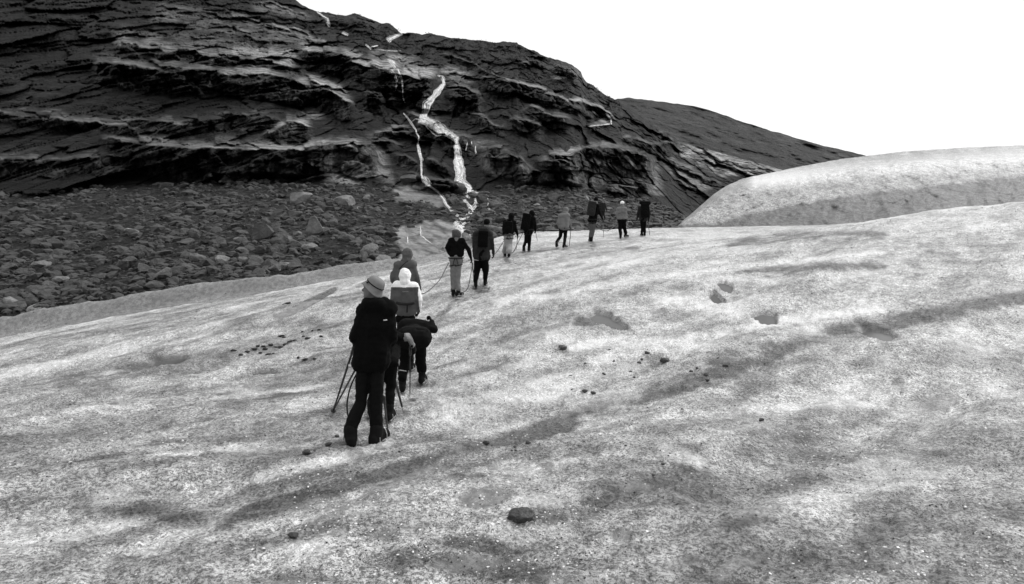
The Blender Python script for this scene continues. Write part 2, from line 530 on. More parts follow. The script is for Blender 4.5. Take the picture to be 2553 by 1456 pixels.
STROKES = [(TRACK, 9, .42)] + [([(a - 1, b), (a + 1, b)], r * .8, .95) for a, b, r in CONTACT_SHADE] + [  # polyline, half width px, dirt; spots at feet and stones are painted contact shade
    ([(560, 1310), (640, 1275), (760, 1238), (900, 1198), (1010, 1168)], 26, .85), ([(1010, 1168), (1150, 1122), (1250, 1098), (1345, 1075)], 22, .8),
    ([(1345, 1075), (1450, 1030), (1560, 998), (1700, 955), (1800, 925), (1920, 885), (2100, 830), (2553, 740)], 26, .85), ([(1780, 905), (1925, 862)], 18, .6),
    ([(1150, 1170), (1240, 1150), (1330, 1130)], 40, .5), ([(780, 1330), (850, 1292), (890, 1280)], 22, .6), ([(915, 1335), (960, 1325)], 26, .6),
    ([(1130, 1350), (1240, 1362)], 30, .75), ([(1000, 1400), (1150, 1405), (1330, 1430)], 46, .55), ([(630, 1450), (760, 1442), (850, 1456)], 22, .5),
    ([(1500, 1180), (1620, 1190), (1700, 1165)], 45, .45), ([(1650, 1250), (1850, 1240)], 80, .45), ([(1560, 1330), (1760, 1350)], 60, .45),
    ([(1880, 1390), (1920, 1400), (2200, 1380)], 60, .6), ([(1400, 1420), (1640, 1410)], 40, .35), ([(1860, 1120), (1925, 1080)], 45, .45),
    ([(640, 1060), (830, 1080)], 30, .35), ([(640, 960), (860, 905)], 40, .45), ([(1100, 950), (1200, 990)], 40, .3), ([(1060, 1020), (1150, 990)], 25, .4),
    ([(1450, 800), (1480, 803)], 14, .9), ([(1300, 800), (1430, 790)], 14, .45), ([(1250, 700), (1330, 690)], 14, .35), ([(1820, 610), (1925, 590), (2200, 585)], 12, .7),
    ([(1850, 680), (1925, 672), (2200, 660)], 12, .6), ([(1560, 735), (1700, 710)], 14, .4), ([(1330, 610), (1400, 600)], 8, .35), ([(1500, 625), (1580, 618)], 8, .4),
    ([(860, 1110), (960, 1115)], 16, .5), ([(1000, 975), (1070, 960)], 18, .4), ([(1120, 745), (1150, 742)], 10, .4), ([(630, 870), (850, 835)], 24, .4),
    ([(760, 1126), (900, 1090)], 14, .5), ([(1180, 1100), (1230, 1098)], 12, .5), ([(630, 745), (800, 715), (960, 690)], 8, .35), ([(200, 1250), (500, 1300)], 40, .6), ([(150, 950), (560, 880)], 30, .5),
    ([(2000, 1200), (2500, 1100)], 60, .5), ([(0, 1100), (400, 1050)], 30, .4)]
LIGHTS = [([(1240, 752), (1400, 728), (1550, 705), (1740, 678), (1925, 655), (2200, 630)], 9, .9), ([(1650, 742), (1790, 765), (1890, 795)], 26, 1.0), ([(1430, 865), (1600, 850), (1780, 838), (1925, 800), (2200, 770)], 16, 1.0),
          ([(1480, 900), (1600, 872), (1760, 856)], 18, .9), ([(1430, 655), (1600, 640), (1925, 620)], 10, .6), ([(1640, 690), (1925, 700)], 10, .6), ([(660, 1195), (830, 1150), (960, 1105)], 20, .7),
          ([(740, 1390), (800, 1360)], 45, .5), ([(1230, 1320), (1310, 1345), (1400, 1330)], 30, .6), ([(1660, 1120), (1740, 1152)], 22, .6), ([(1330, 840), (1420, 845)], 16, .9), ([(1300, 1250), (1420, 1240)], 30, .45),
          ([(1130, 1010), (1400, 960), (1600, 905)], 20, .45), ([(830, 735), (900, 708), (985, 690)], 4, .9), ([(640, 735), (830, 706)], 4, .6), ([(1000, 605), (1925, 585)], 6, .5)]
gu = gx * .78 + gy * .62; gv_ = -gx * .62 + gy * .78
dn1 = fbm(gu * .35, gv_ * 1.3, seed=41, octv=4)
dirt = .34 + .42 * dn1 + .66 * fbm(gu * 1.6, gv_ * 3.0, seed=45, octv=4) + .16 * sstep(1000, 1400, PY) - .2 * sstep(900, 700, PY) * sstep(1100, 1500, PX)
wob = 9 * fbm(gx * 1.1, gy * 1.1, seed=51, octv=4)
wob2 = 9 * fbm(gx * 3.1, gy * 3.1, seed=57, octv=3)
brk = fbm(gx * 1.6 - gy * .3, gy * 1.9, seed=58, octv=4)
for pts, w, s in STROKES:
    d = segdist(PX + wob * 2, PY + wob + wob2 * .5, pts, 1.3)
    g_ = 1.4 * s * (1 - sstep(w * .0, w * 2.0, d + 1.1 * wob2 + .9 * wob)) * (1.05 + .9 * brk)
    dirt = np.maximum(dirt, g_)
snow = .55 * sstep(.08, .5, -dn1 - .5 * brk) * (1 - np.clip(dirt, 0, 1))
for pts, w, s in LIGHTS:
    d = segdist(PX + wob * 2, PY + wob, pts, 1.3)
    g_ = s * (1 - sstep(w * .3, w * 1.5, d))
    snow = np.maximum(snow, g_ * .75)
    dirt = dirt * (1 - .85 * g_)
wet = np.zeros_like(dirt)
for (c, e1, e2) in pool_data:
    wet = np.maximum(wet, (1 - sstep(1.0, 1.5, pool_r(gx, gy, c, e1, e2) + .03 * wob2)) * .8)
for (cx_, cy_, hw_, hh_, tl_, st_) in WETS:
    c = hit(cx_, cy_); e1 = hit(cx_ + hw_, cy_ + tl_) - c; e2 = hit(cx_, cy_ - hh_) - c
    r_ = pool_r(gx, gy, c, e1, e2) + .05 * wob2 + .035 * wob
    wet = np.maximum(wet, st_ * (1 - sstep(.72, 1.25, r_)))
wet = np.maximum(wet, .95 * (1 - sstep(5, 9, segdist(PX, PY + .35 * wob, [(688, 791), (735, 772), (775, 752), (805, 737), (833, 722)], 1.0) - 3 * (1 - np.abs(PX - 760) / 75))) * (PX < 860) * (PX > 660))
# smooth clear ice of the lip facing us on the left
lip = (gy > yend[None, :] - 7.85) & (PX < 1230)
wet = np.maximum(wet, lip * (.75 + .25 * vnoise(gx * .8, gz * 3, seed=61)))
dirt = np.clip(np.where(lip, .6 + .35 * fbm(gx * 1.2, gz * 2.5, seed=62, octv=3), dirt), 0, 1); snow = np.where(lip, 0, snow)
A = np.stack([np.clip(dirt, 0, 1), np.clip(snow * (.6 + .8 * fbm(gx * 4, gy * 4, seed=65, octv=3)), 0, 1) * .8 * (1 - np.clip(wet * 1.1, 0, 1)), np.clip(wet, 0, 1), np.ones_like(dirt)], -1)
glacier = grid_mesh('glacier', np.stack([gx, gy, gz], -1), M_ice, A)
tag(glacier, 'grainy white and grey glacier ice sloping up to the right', kind='structure')

# unseen ground sheet to the horizon, added to stop sky light from below
me = bpy.data.meshes.new('ground')
me.from_pydata([(-6000, -6000, -14), (6000, -6000, -14), (6000, 6000, -14), (-6000, 6000, -14)], [], [(0, 1, 2, 3)])
me.materials.append(M_rubble)
ground = bpy.data.objects.new('ground', me); COL.objects.link(ground)
tag(ground, 'unseen dark ground sheet added below the ice', kind='structure')
# glacier behind the camera
bx, by = np.meshgrid(np.linspace(-60, 60, 60), np.linspace(-60, 1.25, 40))
bz = H0(bx * 0, by * 0) + .03 * bx + .02 * by - .03 + .15 * fbm(bx * .2, by * .2, seed=71) * sstep(0, 6, -by)
back = grid_mesh('ice_field', np.stack([bx, by, bz], -1), M_ice, np.dstack([np.full_like(bx, .3), np.zeros_like(bx), np.zeros_like(bx), np.ones_like(bx)]))
tag(back, 'glacier ice around and behind the viewer', kind='structure')

for i, (c, e1, e2) in enumerate(pool_data):
    bm = bmesh.new()
    vc = bm.verts.new((0, 0, 0)); ring = []
    for k in range(40):
        th = 2 * math.pi * k / 40
        u = Vector((math.cos(th), math.sin(th)))
        p = e1 * u.x + e2 * u.y
        r = float(pool_r(np.array([c.x + p.x]), np.array([c.y + p.y]), c, e1, e2)[0])
        p = p * (1.25 / r)
        ring.append(bm.verts.new((p.x, p.y, p.z)))
    for k in range(40):
        bm.faces.new((vc, ring[k], ring[(k + 1) % 40]))
    bmesh.ops.recalc_face_normals(bm, faces=bm.faces)
    me = bpy.data.meshes.new('meltwater_pool'); bm.to_mesh(me); bm.free()
    if me.polygons[0].normal.z < 0: me.flip_normals()
    me.materials.append(M_pool)
    o = bpy.data.objects.new('meltwater_pool', me); o.location = (c.x, c.y, c.z - .068); COL.objects.link(o)
    tag(o, 'shallow grey meltwater pool in the ice', kind='structure')

# ------------------------------------------------------------------ mountain
def z1(p): return [(625.7 + .2734 * a, .2734 * b) for a, b in p]
def z2(p): return [(1260.9 + .2734 * a, .2734 * b) for a, b in p]
def z3(p): return [(625.7 + .2734 * a, 360.3 + .2734 * b) for a, b in p]
def z4(p): return [(1260.9 + .2734 * a, 360.3 + .2734 * b) for a, b in p]
SKY1 = [(-1500, -420), (-400, -380), (0, -250), (400, -120), (630, -44), (700, -16), (738, 0)] + z1([(460, 40), (590, 103), (700, 112), (760, 130), (880, 145), (945, 118), (1010, 140), (1140, 190), (1200, 212), (1250, 205), (1300, 250), (1370, 305), (1440, 298), (1560, 315), (1630, 300), (1700, 322), (1760, 330), (1830, 345), (1960, 355), (2100, 372), (2240, 390), (2300, 378), (2430, 385)]) + \
    z2([(70, 380), (130, 405), (180, 435), (290, 470), (320, 497), (420, 530), (500, 550), (600, 590), (660, 630), (690, 665), (700, 710), (735, 748), (800, 780), (880, 845), (970, 895)]) + [(1560, 268), (1600, 292), (1650, 327), (1700, 352), (1800, 382), (1920, 414), (2100, 462), (2300, 500), (2553, 540), (3400, 620)]
CLIFF = [(-1500, 560), (-200, 500), (300, 470), (630, 455), (850, 462), (985, 474), (1100, 486), (1180, 490), (1230, 472), (1330, 472), (1400, 465), (1500, 488), (1600, 500), (1650, 515), (1690, 540), (1750, 556), (2000, 560), (3400, 640)]
CLIFF_D = [(-1500, 62), (0, 64), (630, 68), (1000, 74), (1300, 80), (1600, 88), (1750, 92), (3400, 110)]
SKY_D = [(-1500, 300), (0, 320), (630, 330), (1000, 300), (1300, 270), (1500, 245), (1560, 230), (1700, 215), (1920, 200), (3400, 200)]
LEDGES = [  # crest line, tread px above it, wall px below it, sky light painted on the tread
    (z1([(-900, 60), (-400, 110), (20, 190), (200, 225), (330, 265), (450, 310), (560, 365), (700, 420), (880, 480), (1000, 490)]), 7, 5, .9),
    (z1([(20, 20), (160, 10), (300, 75), (420, 130), (560, 190)]), 4, 6, .6),
    (z1([(400, 480), (480, 465), (600, 462), (850, 510), (960, 555), (1080, 605), (1180, 645), (1290, 690)]), 12, 55, .9),
    (z1([(-1300, 400), (-600, 470), (20, 532), (150, 548), (300, 572), (430, 605)]), 26, 24, .9),
    (z1([(-1500, 560), (-600, 640), (20, 685), (200, 695), (400, 740), (560, 765), (700, 810), (830, 880), (980, 980)]), 14, 60, .85),
    (z1([(400, 880), (480, 850), (560, 790), (680, 790), (800, 850), (920, 930)]), 6, 40, .35),
    (z1([(-700, 1090), (-200, 1050), (20, 1050), (130, 1030), (240, 1050), (320, 1110)]), 6, 40, .25),
    (z1([(80, 1275), (200, 1190), (340, 1120), (450, 1140), (600, 1200)]), 12, 50, .9),
    (z3([(-1400, -60), (-600, 20), (380, 60), (640, 30), (760, 5), (880, -10), (1000, 25), (1120, 25), (1210, 70)]), 12, 84, .8),
    (z1([(1040, 560), (1100, 600), (1180, 645), (1270, 652), (1340, 668), (1500, 706), (1640, 745), (1730, 752)]), 28, 84, 1.0),
    
    (z1([(1000, 830), (1100, 840), (1180, 870), (1230, 960)]), 5, 50, .3),
    (z1([(1660, 690), (1760, 680), (1880, 690), (2000, 720), (2100, 745)]), 12, 4, .8),
    (z1([(1760, 830), (1850, 800), (1950, 820), (2080, 880), (2160, 960)]), 7, 70, .3),
    (z1([(1380, 1030), (1530, 1085), (1640, 1105), (1750, 1180), (1850, 1240), (1980, 1255), (2080, 1265)]), 9, 50, .4),
    (z1([(1080, 1230), (1250, 1190), (1420, 1180), (1500, 1210)]), 6, 20, .5), (z1([(1060, 1290), (1200, 1275), (1330, 1300)]), 5, 30, .4),
    (z1([(1950, 1080), (2040, 1065), (2150, 1100), (2230, 1160), (2350, 1200)]), 6, 30, .5),
    (z1([(2080, 745), (2130, 705), (2220, 705), (2330, 740), (2430, 780)]), 5, 40, .6),
    (z1([(1680, 520), (1760, 510), (1880, 540), (2050, 600), (2230, 700)]), 4, 12, .5),
    (z1([(620, 110), (740, 130), (860, 160), (1000, 190), (1180, 230)]), 3, 30, .15),
    (z1([(-300, 200), (20, 330), (120, 345), (260, 370), (420, 395)]), 5, 8, .6), (z1([(420, 375), (620, 380), (760, 420), (960, 470)]), 4, 6, .5),
    (z2([(-200, 640), (0, 712), (100, 770), (280, 800), (440, 855), (600, 925), (700, 938), (830, 970), (950, 1040), (1060, 1110)]), 4, 34, .8),
    (z2([(110, 1060), (220, 990), (330, 1030), (560, 1085), (640, 1140)]), 7, 40, .5), (z2([(740, 1160), (880, 1132), (980, 1140)]), 8, 20, .9),
    (z2([(0, 1125), (100, 1098), (200, 1120), (380, 1190)]), 6, 35, .55), (z2([(600, 935), (660, 925), (740, 940)]), 7, 14, 1.0),
    (z2([(420, 1450), (540, 1432), (700, 1390), (800, 1330), (900, 1345), (1050, 1372)]), 10, 24, .8),
    (z4([(250, 150), (450, 120), (600, 130), (760, 20), (920, 20), (1080, 50), (1250, 70), (1390, 130)]), 9, 100, .5),
    (z4([(880, 385), (1000, 380), (1100, 395), (1220, 400)]), 2, 34, .1),
    (z2([(400, 540), (520, 560), (620, 610), (690, 690)]), 2, 44, .1), (z2([(120, 600), (200, 590), (230, 640)]), 4, 16, .4), (z2([(150, 520), (280, 530), (380, 560)]), 2, 16, .3),
    (z4([(-260, 130), (-180, 70), (-90, 40), (20, 50), (120, 110), (200, 190), (250, 235)]), 6, 70, .35), (z4([(170, 330), (250, 235), (320, 260), (355, 300)]), 4, 34, .3),
    (z3([(1290, 550), (1340, 535), (1450, 517), (1560, 520), (1700, 560), (1795, 625)]), 36, 26, .5),
    (z3([(1360, 270), (1480, 265), (1620, 330), (1760, 345), (1880, 370), (1970, 450)]), 4, 36, .15), (z3([(1270, 100), (1400, 110), (1520, 190), (1640, 230)]), 4, 30, .2),
    (z3([(1580, 110), (1680, 130), (1760, 180), (1840, 260)]), 4, 24, .2),
    (z2([(1540, 1275), (1650, 1310), (1800, 1370), (1950, 1440), (2100, 1480), (2430, 1560), (3000, 1700)]), 12, 8, 1.0),
    (z4([(1400, 110), (1560, 210), (1700, 255), (1900, 320), (2000, 400)]), 8, 14, .6), (z4([(1700, 90), (1900, 170), (2100, 230), (2400, 270)]), 9, 10, .7), (z4([(1500, 300), (1650, 380), (1800, 470)]), 7, 12, .45),
    (z2([(1380, 1230), (1460, 1225), (1540, 1290)]), 4, 10, .4), (z2([(1040, 1250), (1150, 1240)]), 5, 14, .7), (z2([(1080, 1290), (1200, 1250), (1330, 1300), (1560, 1290)]), 5, 40, .3)]
for (x0, x1, y0, dy, wl_) in [(-700, 480, 250, 60, 30), (-900, 300, 420, -30, 50)]:
    LEDGES.append(([(x0 + (x1 - x0) * k / 6, y0 + dy * k / 6 + 9 * math.sin(k * 2.1 + x0)) for k in range(7)], 9, wl_, .7))

NRM, NCM = 370, 1080
mx = np.concatenate([np.linspace(-1450, -120, 50), np.linspace(-110, 2660, NCM), np.linspace(2670, 3400, 30)])
ysk = pl(mx, SKY1) + 2.2 * fbm(mx / 26, mx * 0, seed=81, octv=5) + 1.5 * fbm(mx / 7, mx * 0, seed=82, octv=3)
ycl = pl(mx, CLIFF)
ybs = np.maximum(pl(mx, EDGE_Y) + 34, ycl + 46)
t = np.linspace(0, 1, NRM)[:, None]
MY = ybs[None, :] + (ysk - ybs)[None, :] * t
MX = np.broadcast_to(mx[None, :], MY.shape)
gravel_m = sstep(-8, 10, MY - ycl[None, :] + 10 * fbm(MX / 40, MY / 20, seed=83, octv=4))
dipx = MX * .94 + MY * .34; dipy = -MX * .30 + MY * .95
wallf = np.zeros_like(MY); treadf = np.zeros_like(MY); pale_toplit = np.zeros_like(MY); prot = np.zeros_like(MY)
cv, ct, cb = cells(MX / 42 + .25 * fbm(MX / 40, MY / 40, seed=301), MY / 26 - MX / 150 + .25 * fbm(MX / 40, MY / 40, seed=302), 311)
jx = MX + 6 * fbm(MX / 34, MY / 34, seed=86, octv=4); jy = MY + 4.5 * fbm(MX / 20, MY / 20, seed=87, octv=5) + 7 * cv
LDC = np.log(pl(mx, CLIFF_D)); LDB = np.log(pl(mx, EDGE_D) + 7); LDS = np.log(pl(mx, SKY_D))
up = np.clip((ycl[None, :] - MY) / (ycl - ysk)[None, :], 0, 1)
dn = np.clip((ybs[None, :] - MY) / (ybs - ycl)[None, :], 0, 1)
RB = ((LDS - LDC) / (ycl - ysk))[None, :]                     # log depth per px up the face
base = np.where(MY < ycl[None, :], LDC[None, :] + (LDS - LDC)[None, :] * up, LDB[None, :] + (LDC - LDB)[None, :] * dn ** 1.25)
def stair(h, period, tread):
    """staircase: flat (wall) for most of a period, then a quick step back (tread)"""
    q = h / period; f = q - np.floor(q)
    return (np.floor(q) + sstep(1 - tread, 1, f)) * period
hh = -(MY - .30 * (MX - 1200)) + 26 * fbm(MX / 120, MY / 60, seed=84, octv=5) + 9 * fbm(MX / 26, MY / 26, seed=85, octv=3) + 9 * cv
st = .55 * (stair(hh, 38.0, .38) - hh) + .45 * (stair(hh * 1.0 + 9 * fbm(MX / 40, MY / 30, seed=184, octv=3), 13.0, .45) - hh)
disp = .13 * RB * st                                          # natural ledges everywhere
for pts, tr, wa, li in LEDGES:
    p = np.array(pts)
    yl = np.interp(jx, p[:, 0], p[:, 1])
    xa, xb = p[0, 0], p[-1, 0]
    ew = min(34, .28 * (xb - xa))
    w = sstep(xa, xa + ew, jx) * (1 - sstep(xb - ew, xb, jx))
    dl = jy - yl
    tz = w * sstep(-tr * 1.6, -tr * .5, dl) * (1 - sstep(-1.0, .8, dl))
    tl_ = w * sstep(-tr * 2.4, -tr * .4, dl) * (1 - sstep(-1.0, .8, dl))
    wz = w * sstep(0, 2, dl) * (1 - sstep(wa * .75, wa * 1.05, dl))
    ramp = np.where(dl > 0, np.clip(1 - dl / wa, 0, 1), np.clip(1 + dl / (tr * 1.2), 0, 1) ** 1.4)
    A_ = w * wa * RB * .88
    disp = disp * (1 - .75 * np.clip(ramp * 2, 0, 1) * w) - A_ * ramp
    treadf = np.maximum(treadf * (1 - wz * .9), tz); wallf = np.maximum(wallf * (1 - tz), wz)
    pale_toplit = np.maximum(pale_toplit * (1 - wz * .8), tl_ * li)  # treads painted paler as if skylit, walls below kept dark
disp = blur(disp, 2, 1)
LD = base + disp * (1 - gravel_m) * sstep(0, .06, up) * (1 - .7 * sstep(.93, 1, up))
D0 = np.exp(LD)
B0 = np.exp(base)
wx, wz_ = B0 * (MX - CX) / FPX, B0 * (HY - MY) / FPX
# rock relief along the sight line, in metres of the real rock: rounded bulges parted by creases, then blocks and grain
bil = np.abs(fbm(wx * .07 + .4 * fbm(wx * .1, wz_ * .1, seed=190), wz_ * .11 + wx * .02, seed=91, octv=2)) ** .7
bil2 = np.abs(fbm(wx * .22, wz_ * .30 + wx * .08, seed=93, octv=2)) ** .75
rel = 5.0 * (bil - .35) + 1.7 * (bil2 - .35) + .5 * fbm(wx * .8, wz_ * .8, seed=95, octv=4, gain=.65)
wq = wx + 1.2 * fbm(wx * .3, wz_ * .3, seed=321, octv=3); wr = wz_ + wx * .12 + 1.2 * fbm(wx * .3, wz_ * .3, seed=322, octv=3)
c1v, c1t, c1b = cells(wq / 8.0, wr / 9.0, 331)
c2v, c2t, c2b = cells(wq / 3.0, wr / 3.6, 341)
rel = rel * .4 + 2.9 * c1v + 6.5 * c1t + .7 * c2v + 2.6 * c2t - .9 * (1 - sstep(0, .10, c1b)) - .45 * (1 - sstep(0, .12, c2b))
jn = fbm(wx * .22 + 1.5 * fbm(wx * .1, wz_ * .1, seed=411), wz_ * .05, seed=412, octv=3)
rel = rel - 1.6 * np.clip(1 - np.abs(jn) * 5, 0, 1) ** 2 * (.3 + .7 * wallf)
rel = rel * (1 - .4 * treadf)
relg = .8 * fbm(wx * .8, wz_ * 1.6, seed=103, octv=5, gain=.65) + .9 * fbm(wx * .12, wz_ * .3, seed=107, octv=2)
SLAB = [z3([(1300, 770), (1480, 760), (1560, 690), (1660, 680), (1850, 690), (2000, 830), (2050, 960), (1780, 1020), (1500, 1060), (1340, 1040), (1350, 900)]),
        z3([(1310, 370), (1420, 360), (1560, 390), (1640, 400), (1770, 500), (1790, 600), (1700, 555), (1560, 515), (1440, 515), (1300, 540)])]
slab = np.zeros_like(MY)
for po in SLAB:
    slab = np.maximum(slab, blur(blur(inpoly(jx + 14 * fbm(MX / 12, MY / 9, seed=401, octv=4), jy + 8 * fbm(MX / 12, MY / 9, seed=402, octv=4), po).astype(float), 5, 1), 3, 0))
far_att = np.clip(B0 / 110, .5, 1.8)
LD2 = LD - (rel * (1 - gravel_m) * far_att + relg * gravel_m * (1 - slab * .9)) / D0 * sstep(0, .05, t) * (1 - .6 * sstep(.97, 1.0, t))
DM = np.exp(LD2)
MP = np.stack([DM * (MX - CX) / FPX, DM, DM * (HY - MY) / FPX], -1)
VEG = [z1([(-900, 20), (20, 90), (300, 170), (600, 190), (760, 270), (1000, 380), (1100, 410), (900, 450), (560, 345), (330, 250), (20, 180), (-900, 60)]),
       z1([(1260, 380), (1400, 310), (1640, 300), (2000, 355), (2450, 385), (2450, 700), (2250, 690), (1950, 640), (1700, 560), (1500, 480), (1200, 440)]),
       z2([(-30, 380), (130, 405), (420, 530), (400, 560), (150, 520), (120, 600), (230, 660), (420, 740), (740, 745), (980, 895), (1060, 1000), (820, 900), (500, 830), (200, 720), (-30, 700)]),
       z1([(700, 115), (945, 118), (1250, 205), (1370, 310), (1240, 390), (1000, 380), (760, 270), (720, 200)])]
veg = np.zeros_like(MY)
for po in VEG:
    veg = np.maximum(veg, inpoly(jx, jy, po).astype(float))
veg = blur(blur(veg, 9, 1), 7, 0) * (1 - .7 * pale_toplit)
PALEWALL = [z3([(720, 20), (1000, 20), (1200, 60), (1290, 330), (1000, 300), (960, 420), (700, 330)]), z4([(-200, 50), (20, 60), (250, 235), (160, 330), (-60, 290), (-250, 200)]), z1([(470, 1060), (540, 1000), (650, 1030), (660, 1085), (480, 1090)]), z4([(560, 140), (1380, 120), (1430, 440), (700, 400), (560, 380)]), z2([(400, 540), (680, 640), (720, 740), (430, 740)])]
pale = np.zeros_like(MY)
for po in PALEWALL:
    pale = np.maximum(pale, blur(blur(inpoly(jx, jy, po).astype(float), 9, 1), 5, 0))
PALESLAB = [(z1([(-900, 60), (20, 190), (200, 225), (450, 310), (700, 420), (980, 485), (960, 520), (700, 470), (420, 430), (20, 330), (-900, 200)]), .5),
            (z1([(-900, 340), (20, 430), (420, 435), (620, 450), (560, 500), (420, 480), (480, 560), (380, 590), (20, 530), (-900, 430)]), .75), (z1([(20, 640), (400, 700), (700, 780), (900, 900), (1000, 960), (700, 870), (500, 760), (20, 690)]), .5),
            (z1([(1020, 505), (1260, 545), (1560, 645), (1720, 720), (1690, 750), (1500, 700), (1270, 640), (1080, 590)]), .85), (z1([(1660, 690), (1880, 680), (2100, 720), (2000, 780), (1850, 760), (1740, 760)]), .6),
            (z1([(1060, 1230), (1500, 1190), (1530, 1250), (1350, 1330), (1050, 1290)]), .35), (z4([(1620, 0), (1900, 110), (2420, 220), (2420, 300), (2000, 280), (1700, 200), (1500, 60)]), 1.0), (z4([(1400, 150), (1700, 260), (1900, 350), (1800, 470), (1550, 300)]), .7),
            (z1([(1560, 1150), (1850, 1260), (2080, 1270), (2300, 1330), (2150, 1340), (1900, 1300)]), .35), (z1([(20, 20), (160, 0), (560, 180), (500, 210), (300, 150), (20, 60)]), .35), (z1([(1380, 1040), (1640, 1110), (1850, 1240), (1700, 1250), (1500, 1180)]), .3),
            (z2([(-30, 705), (300, 790), (620, 930), (1060, 1110), (900, 1060), (560, 960), (200, 810), (-30, 760)]), .45)]
for po, st_ in PALESLAB:
    pale_toplit = np.maximum(pale_toplit, st_ * blur(blur(inpoly(jx, jy, po).astype(float), 9, 1), 7, 0) * (1 - .85 * wallf * (1 - treadf)))
pale_toplit = pale_toplit * (.45 + .55 * sstep(480, 660, MX)) * np.clip(.8 + 1.1 * fbm(MX / 38, MY / 16, seed=404, octv=4), .1, 1.1)
light = np.clip(np.maximum(pale_toplit, pale * .5) * (1 - gravel_m) + slab * np.where(jy > 540, 1.1, .7) * np.clip(.75 + .9 * fbm((MX + MY) / 30, (MY - .4 * MX) / 9, seed=403, octv=4), .1, 1.1), 0, 1)
gm = gravel_m * (1 - .0)
streak = np.clip(wallf * (1 - gravel_m) * (.75 + .5 * fbm(MX / 90, MY / 60, seed=110, octv=3)) - .5 * slab, 0, 1)
MA = np.stack([np.clip(gm, 0, 1), light, veg * (1 - gravel_m), streak], -1)
mountain = grid_mesh('mountain', MP, M_rock, MA)
tag(mountain, 'dark wet rock mountainside with ledges and a gravel foot', kind='structure')

def mdepth(X, Y):
    """depth of the mountainside seen at a pixel"""
    X = np.atleast_1d(np.asarray(X, float)); Y = np.atleast_1d(np.asarray(Y, float))
    ci = np.clip(np.interp(X, mx, np.arange(len(mx))), 0, len(mx) - 1.001)
    c0 = ci.astype(int)
    yb_, ys_ = np.interp(X, mx, ybs), np.interp(X, mx, ysk)
    r = np.clip((Y - yb_) / (ys_ - yb_), 0, 1) * (NRM - 1)
    r0 = np.clip(r.astype(int), 0, NRM - 2)
    fr, fc = r - r0, ci - c0
    return (DM[r0, c0] * (1 - fr) + DM[r0 + 1, c0] * fr) * (1 - fc) + (DM[r0, c0 + 1] * (1 - fr) + DM[r0 + 1, c0 + 1] * fr) * fc

def mpoint(X, Y, off=0.0):
    d = float(mdepth(X, Y)[0]) - off
    return Vector((d * (X - CX) / FPX, d, d * (HY - Y) / FPX))

# farther ridge on the right
SKY2 = [(1380, 330), (1480, 270), (1540, 246), (1570, 244), (1620, 250), (1690, 259), (1740, 266), (1790, 281), (1850, 303), (1920, 325), (2050, 362), (2200, 398), (2350, 428), (2553, 462), (3400, 560)]
fx = np.linspace(1400, 3350, 420)
fys = pl(fx, SKY2) + 1.6 * fbm(fx / 18, fx * 0, seed=120, octv=5)
fyb = pl(fx, SKY1) + 40
t = np.linspace(0, 1, 120)[:, None]
FY = fyb[None, :] + (np.minimum(fys, fyb - 6) - fyb)[None, :] * t
FX = np.broadcast_to(fx[None, :], FY.shape)
FL = math.log(300) + 4.2 * (fyb[None, :] - FY) / FPX + .018 * fbm((FX + FY * .4) / 60, (FY - FX * .28) / 14, seed=121, octv=5)
FD = np.exp(FL)
FD = FD - (2.6 * fbm(FD * (FX - CX) / FPX * .09, FD * .05, (HY - FY) * .1, seed=125, octv=5, gain=.6))
FA = np.stack([FX * 0, .10 + .35 * sstep(.1, .45, fbm((FX + FY * .4) / 60, (FY - FX * .28) / 6, seed=129, octv=3)), np.full(FX.shape, .8), FX * 0 + .2], -1)  # paler for scrub, with distance haze put into the colour
far = grid_mesh('far_ridge', np.stack([FD * (FX - CX) / FPX, FD, FD * (HY - FY) / FPX], -1), M_rock, FA)
tag(far, 'farther scrub covered ridge sloping down to the right', kind='structure')

# ice hump on the right behind the walkers
HTOP = [(1660, 569), (1690, 560), (1720, 536), (1750, 510), (1780, 484), (1810, 464), (1850, 446), (1890, 437), (1925, 430), (2000, 414), (2100, 396), (2250, 378), (2400, 368), (2553, 362), (2900, 350)]
hx = np.linspace(1655, 2880, 380)
hyt = pl(hx, HTOP) + .8 * fbm(hx / 15, hx * 0, seed=131, octv=3)
hyb = pl(hx, EDGE_Y) + 22
t = np.linspace(0, 1, 150)[:, None]
HYY = hyb[None, :] + (np.minimum(hyt, hyb - 3) - hyb)[None, :] * t
HX = np.broadcast_to(hx[None, :], HYY.shape)
HDp = np.exp(math.log(52) + 2.6 * (hyb[None, :] - HYY) / FPX + .25 * sstep(.8, 1, t) ** 2 + .013 * fbm((HX + HYY) / 50, (HYY - HX * .5) / 34, seed=133, octv=4))
crk = np.zeros_like(HYY)
for pts in [[(1800, 545), (1860, 510), (1925, 470)], [(1840, 490), (1900, 480)], [(1740, 545), (1790, 490)], [(1850, 530), (1925, 500)], [(1960, 540), (2080, 440)], [(2050, 545), (2160, 450)], [(2150, 550), (2300, 470)]]:
    crk = np.maximum(crk, 1 - sstep(0, 3, segdist(HX + 3 * fbm(HX / 20, HYY / 20, seed=134), HYY, pts)))
HDp = HDp + .12 * crk - .12 * fbm(HX / 30, HYY / 16, seed=135, octv=4)
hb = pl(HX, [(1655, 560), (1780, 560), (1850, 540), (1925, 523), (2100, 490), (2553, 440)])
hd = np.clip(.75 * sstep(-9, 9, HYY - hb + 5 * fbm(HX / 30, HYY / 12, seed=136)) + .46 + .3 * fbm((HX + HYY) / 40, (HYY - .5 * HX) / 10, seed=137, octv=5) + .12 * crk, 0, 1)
hs = np.clip(1 - sstep(0, 1, segdist(HX, HYY, [(1890, 452), (1925, 450), (2100, 430), (2553, 395)]) / 34), 0, 1)
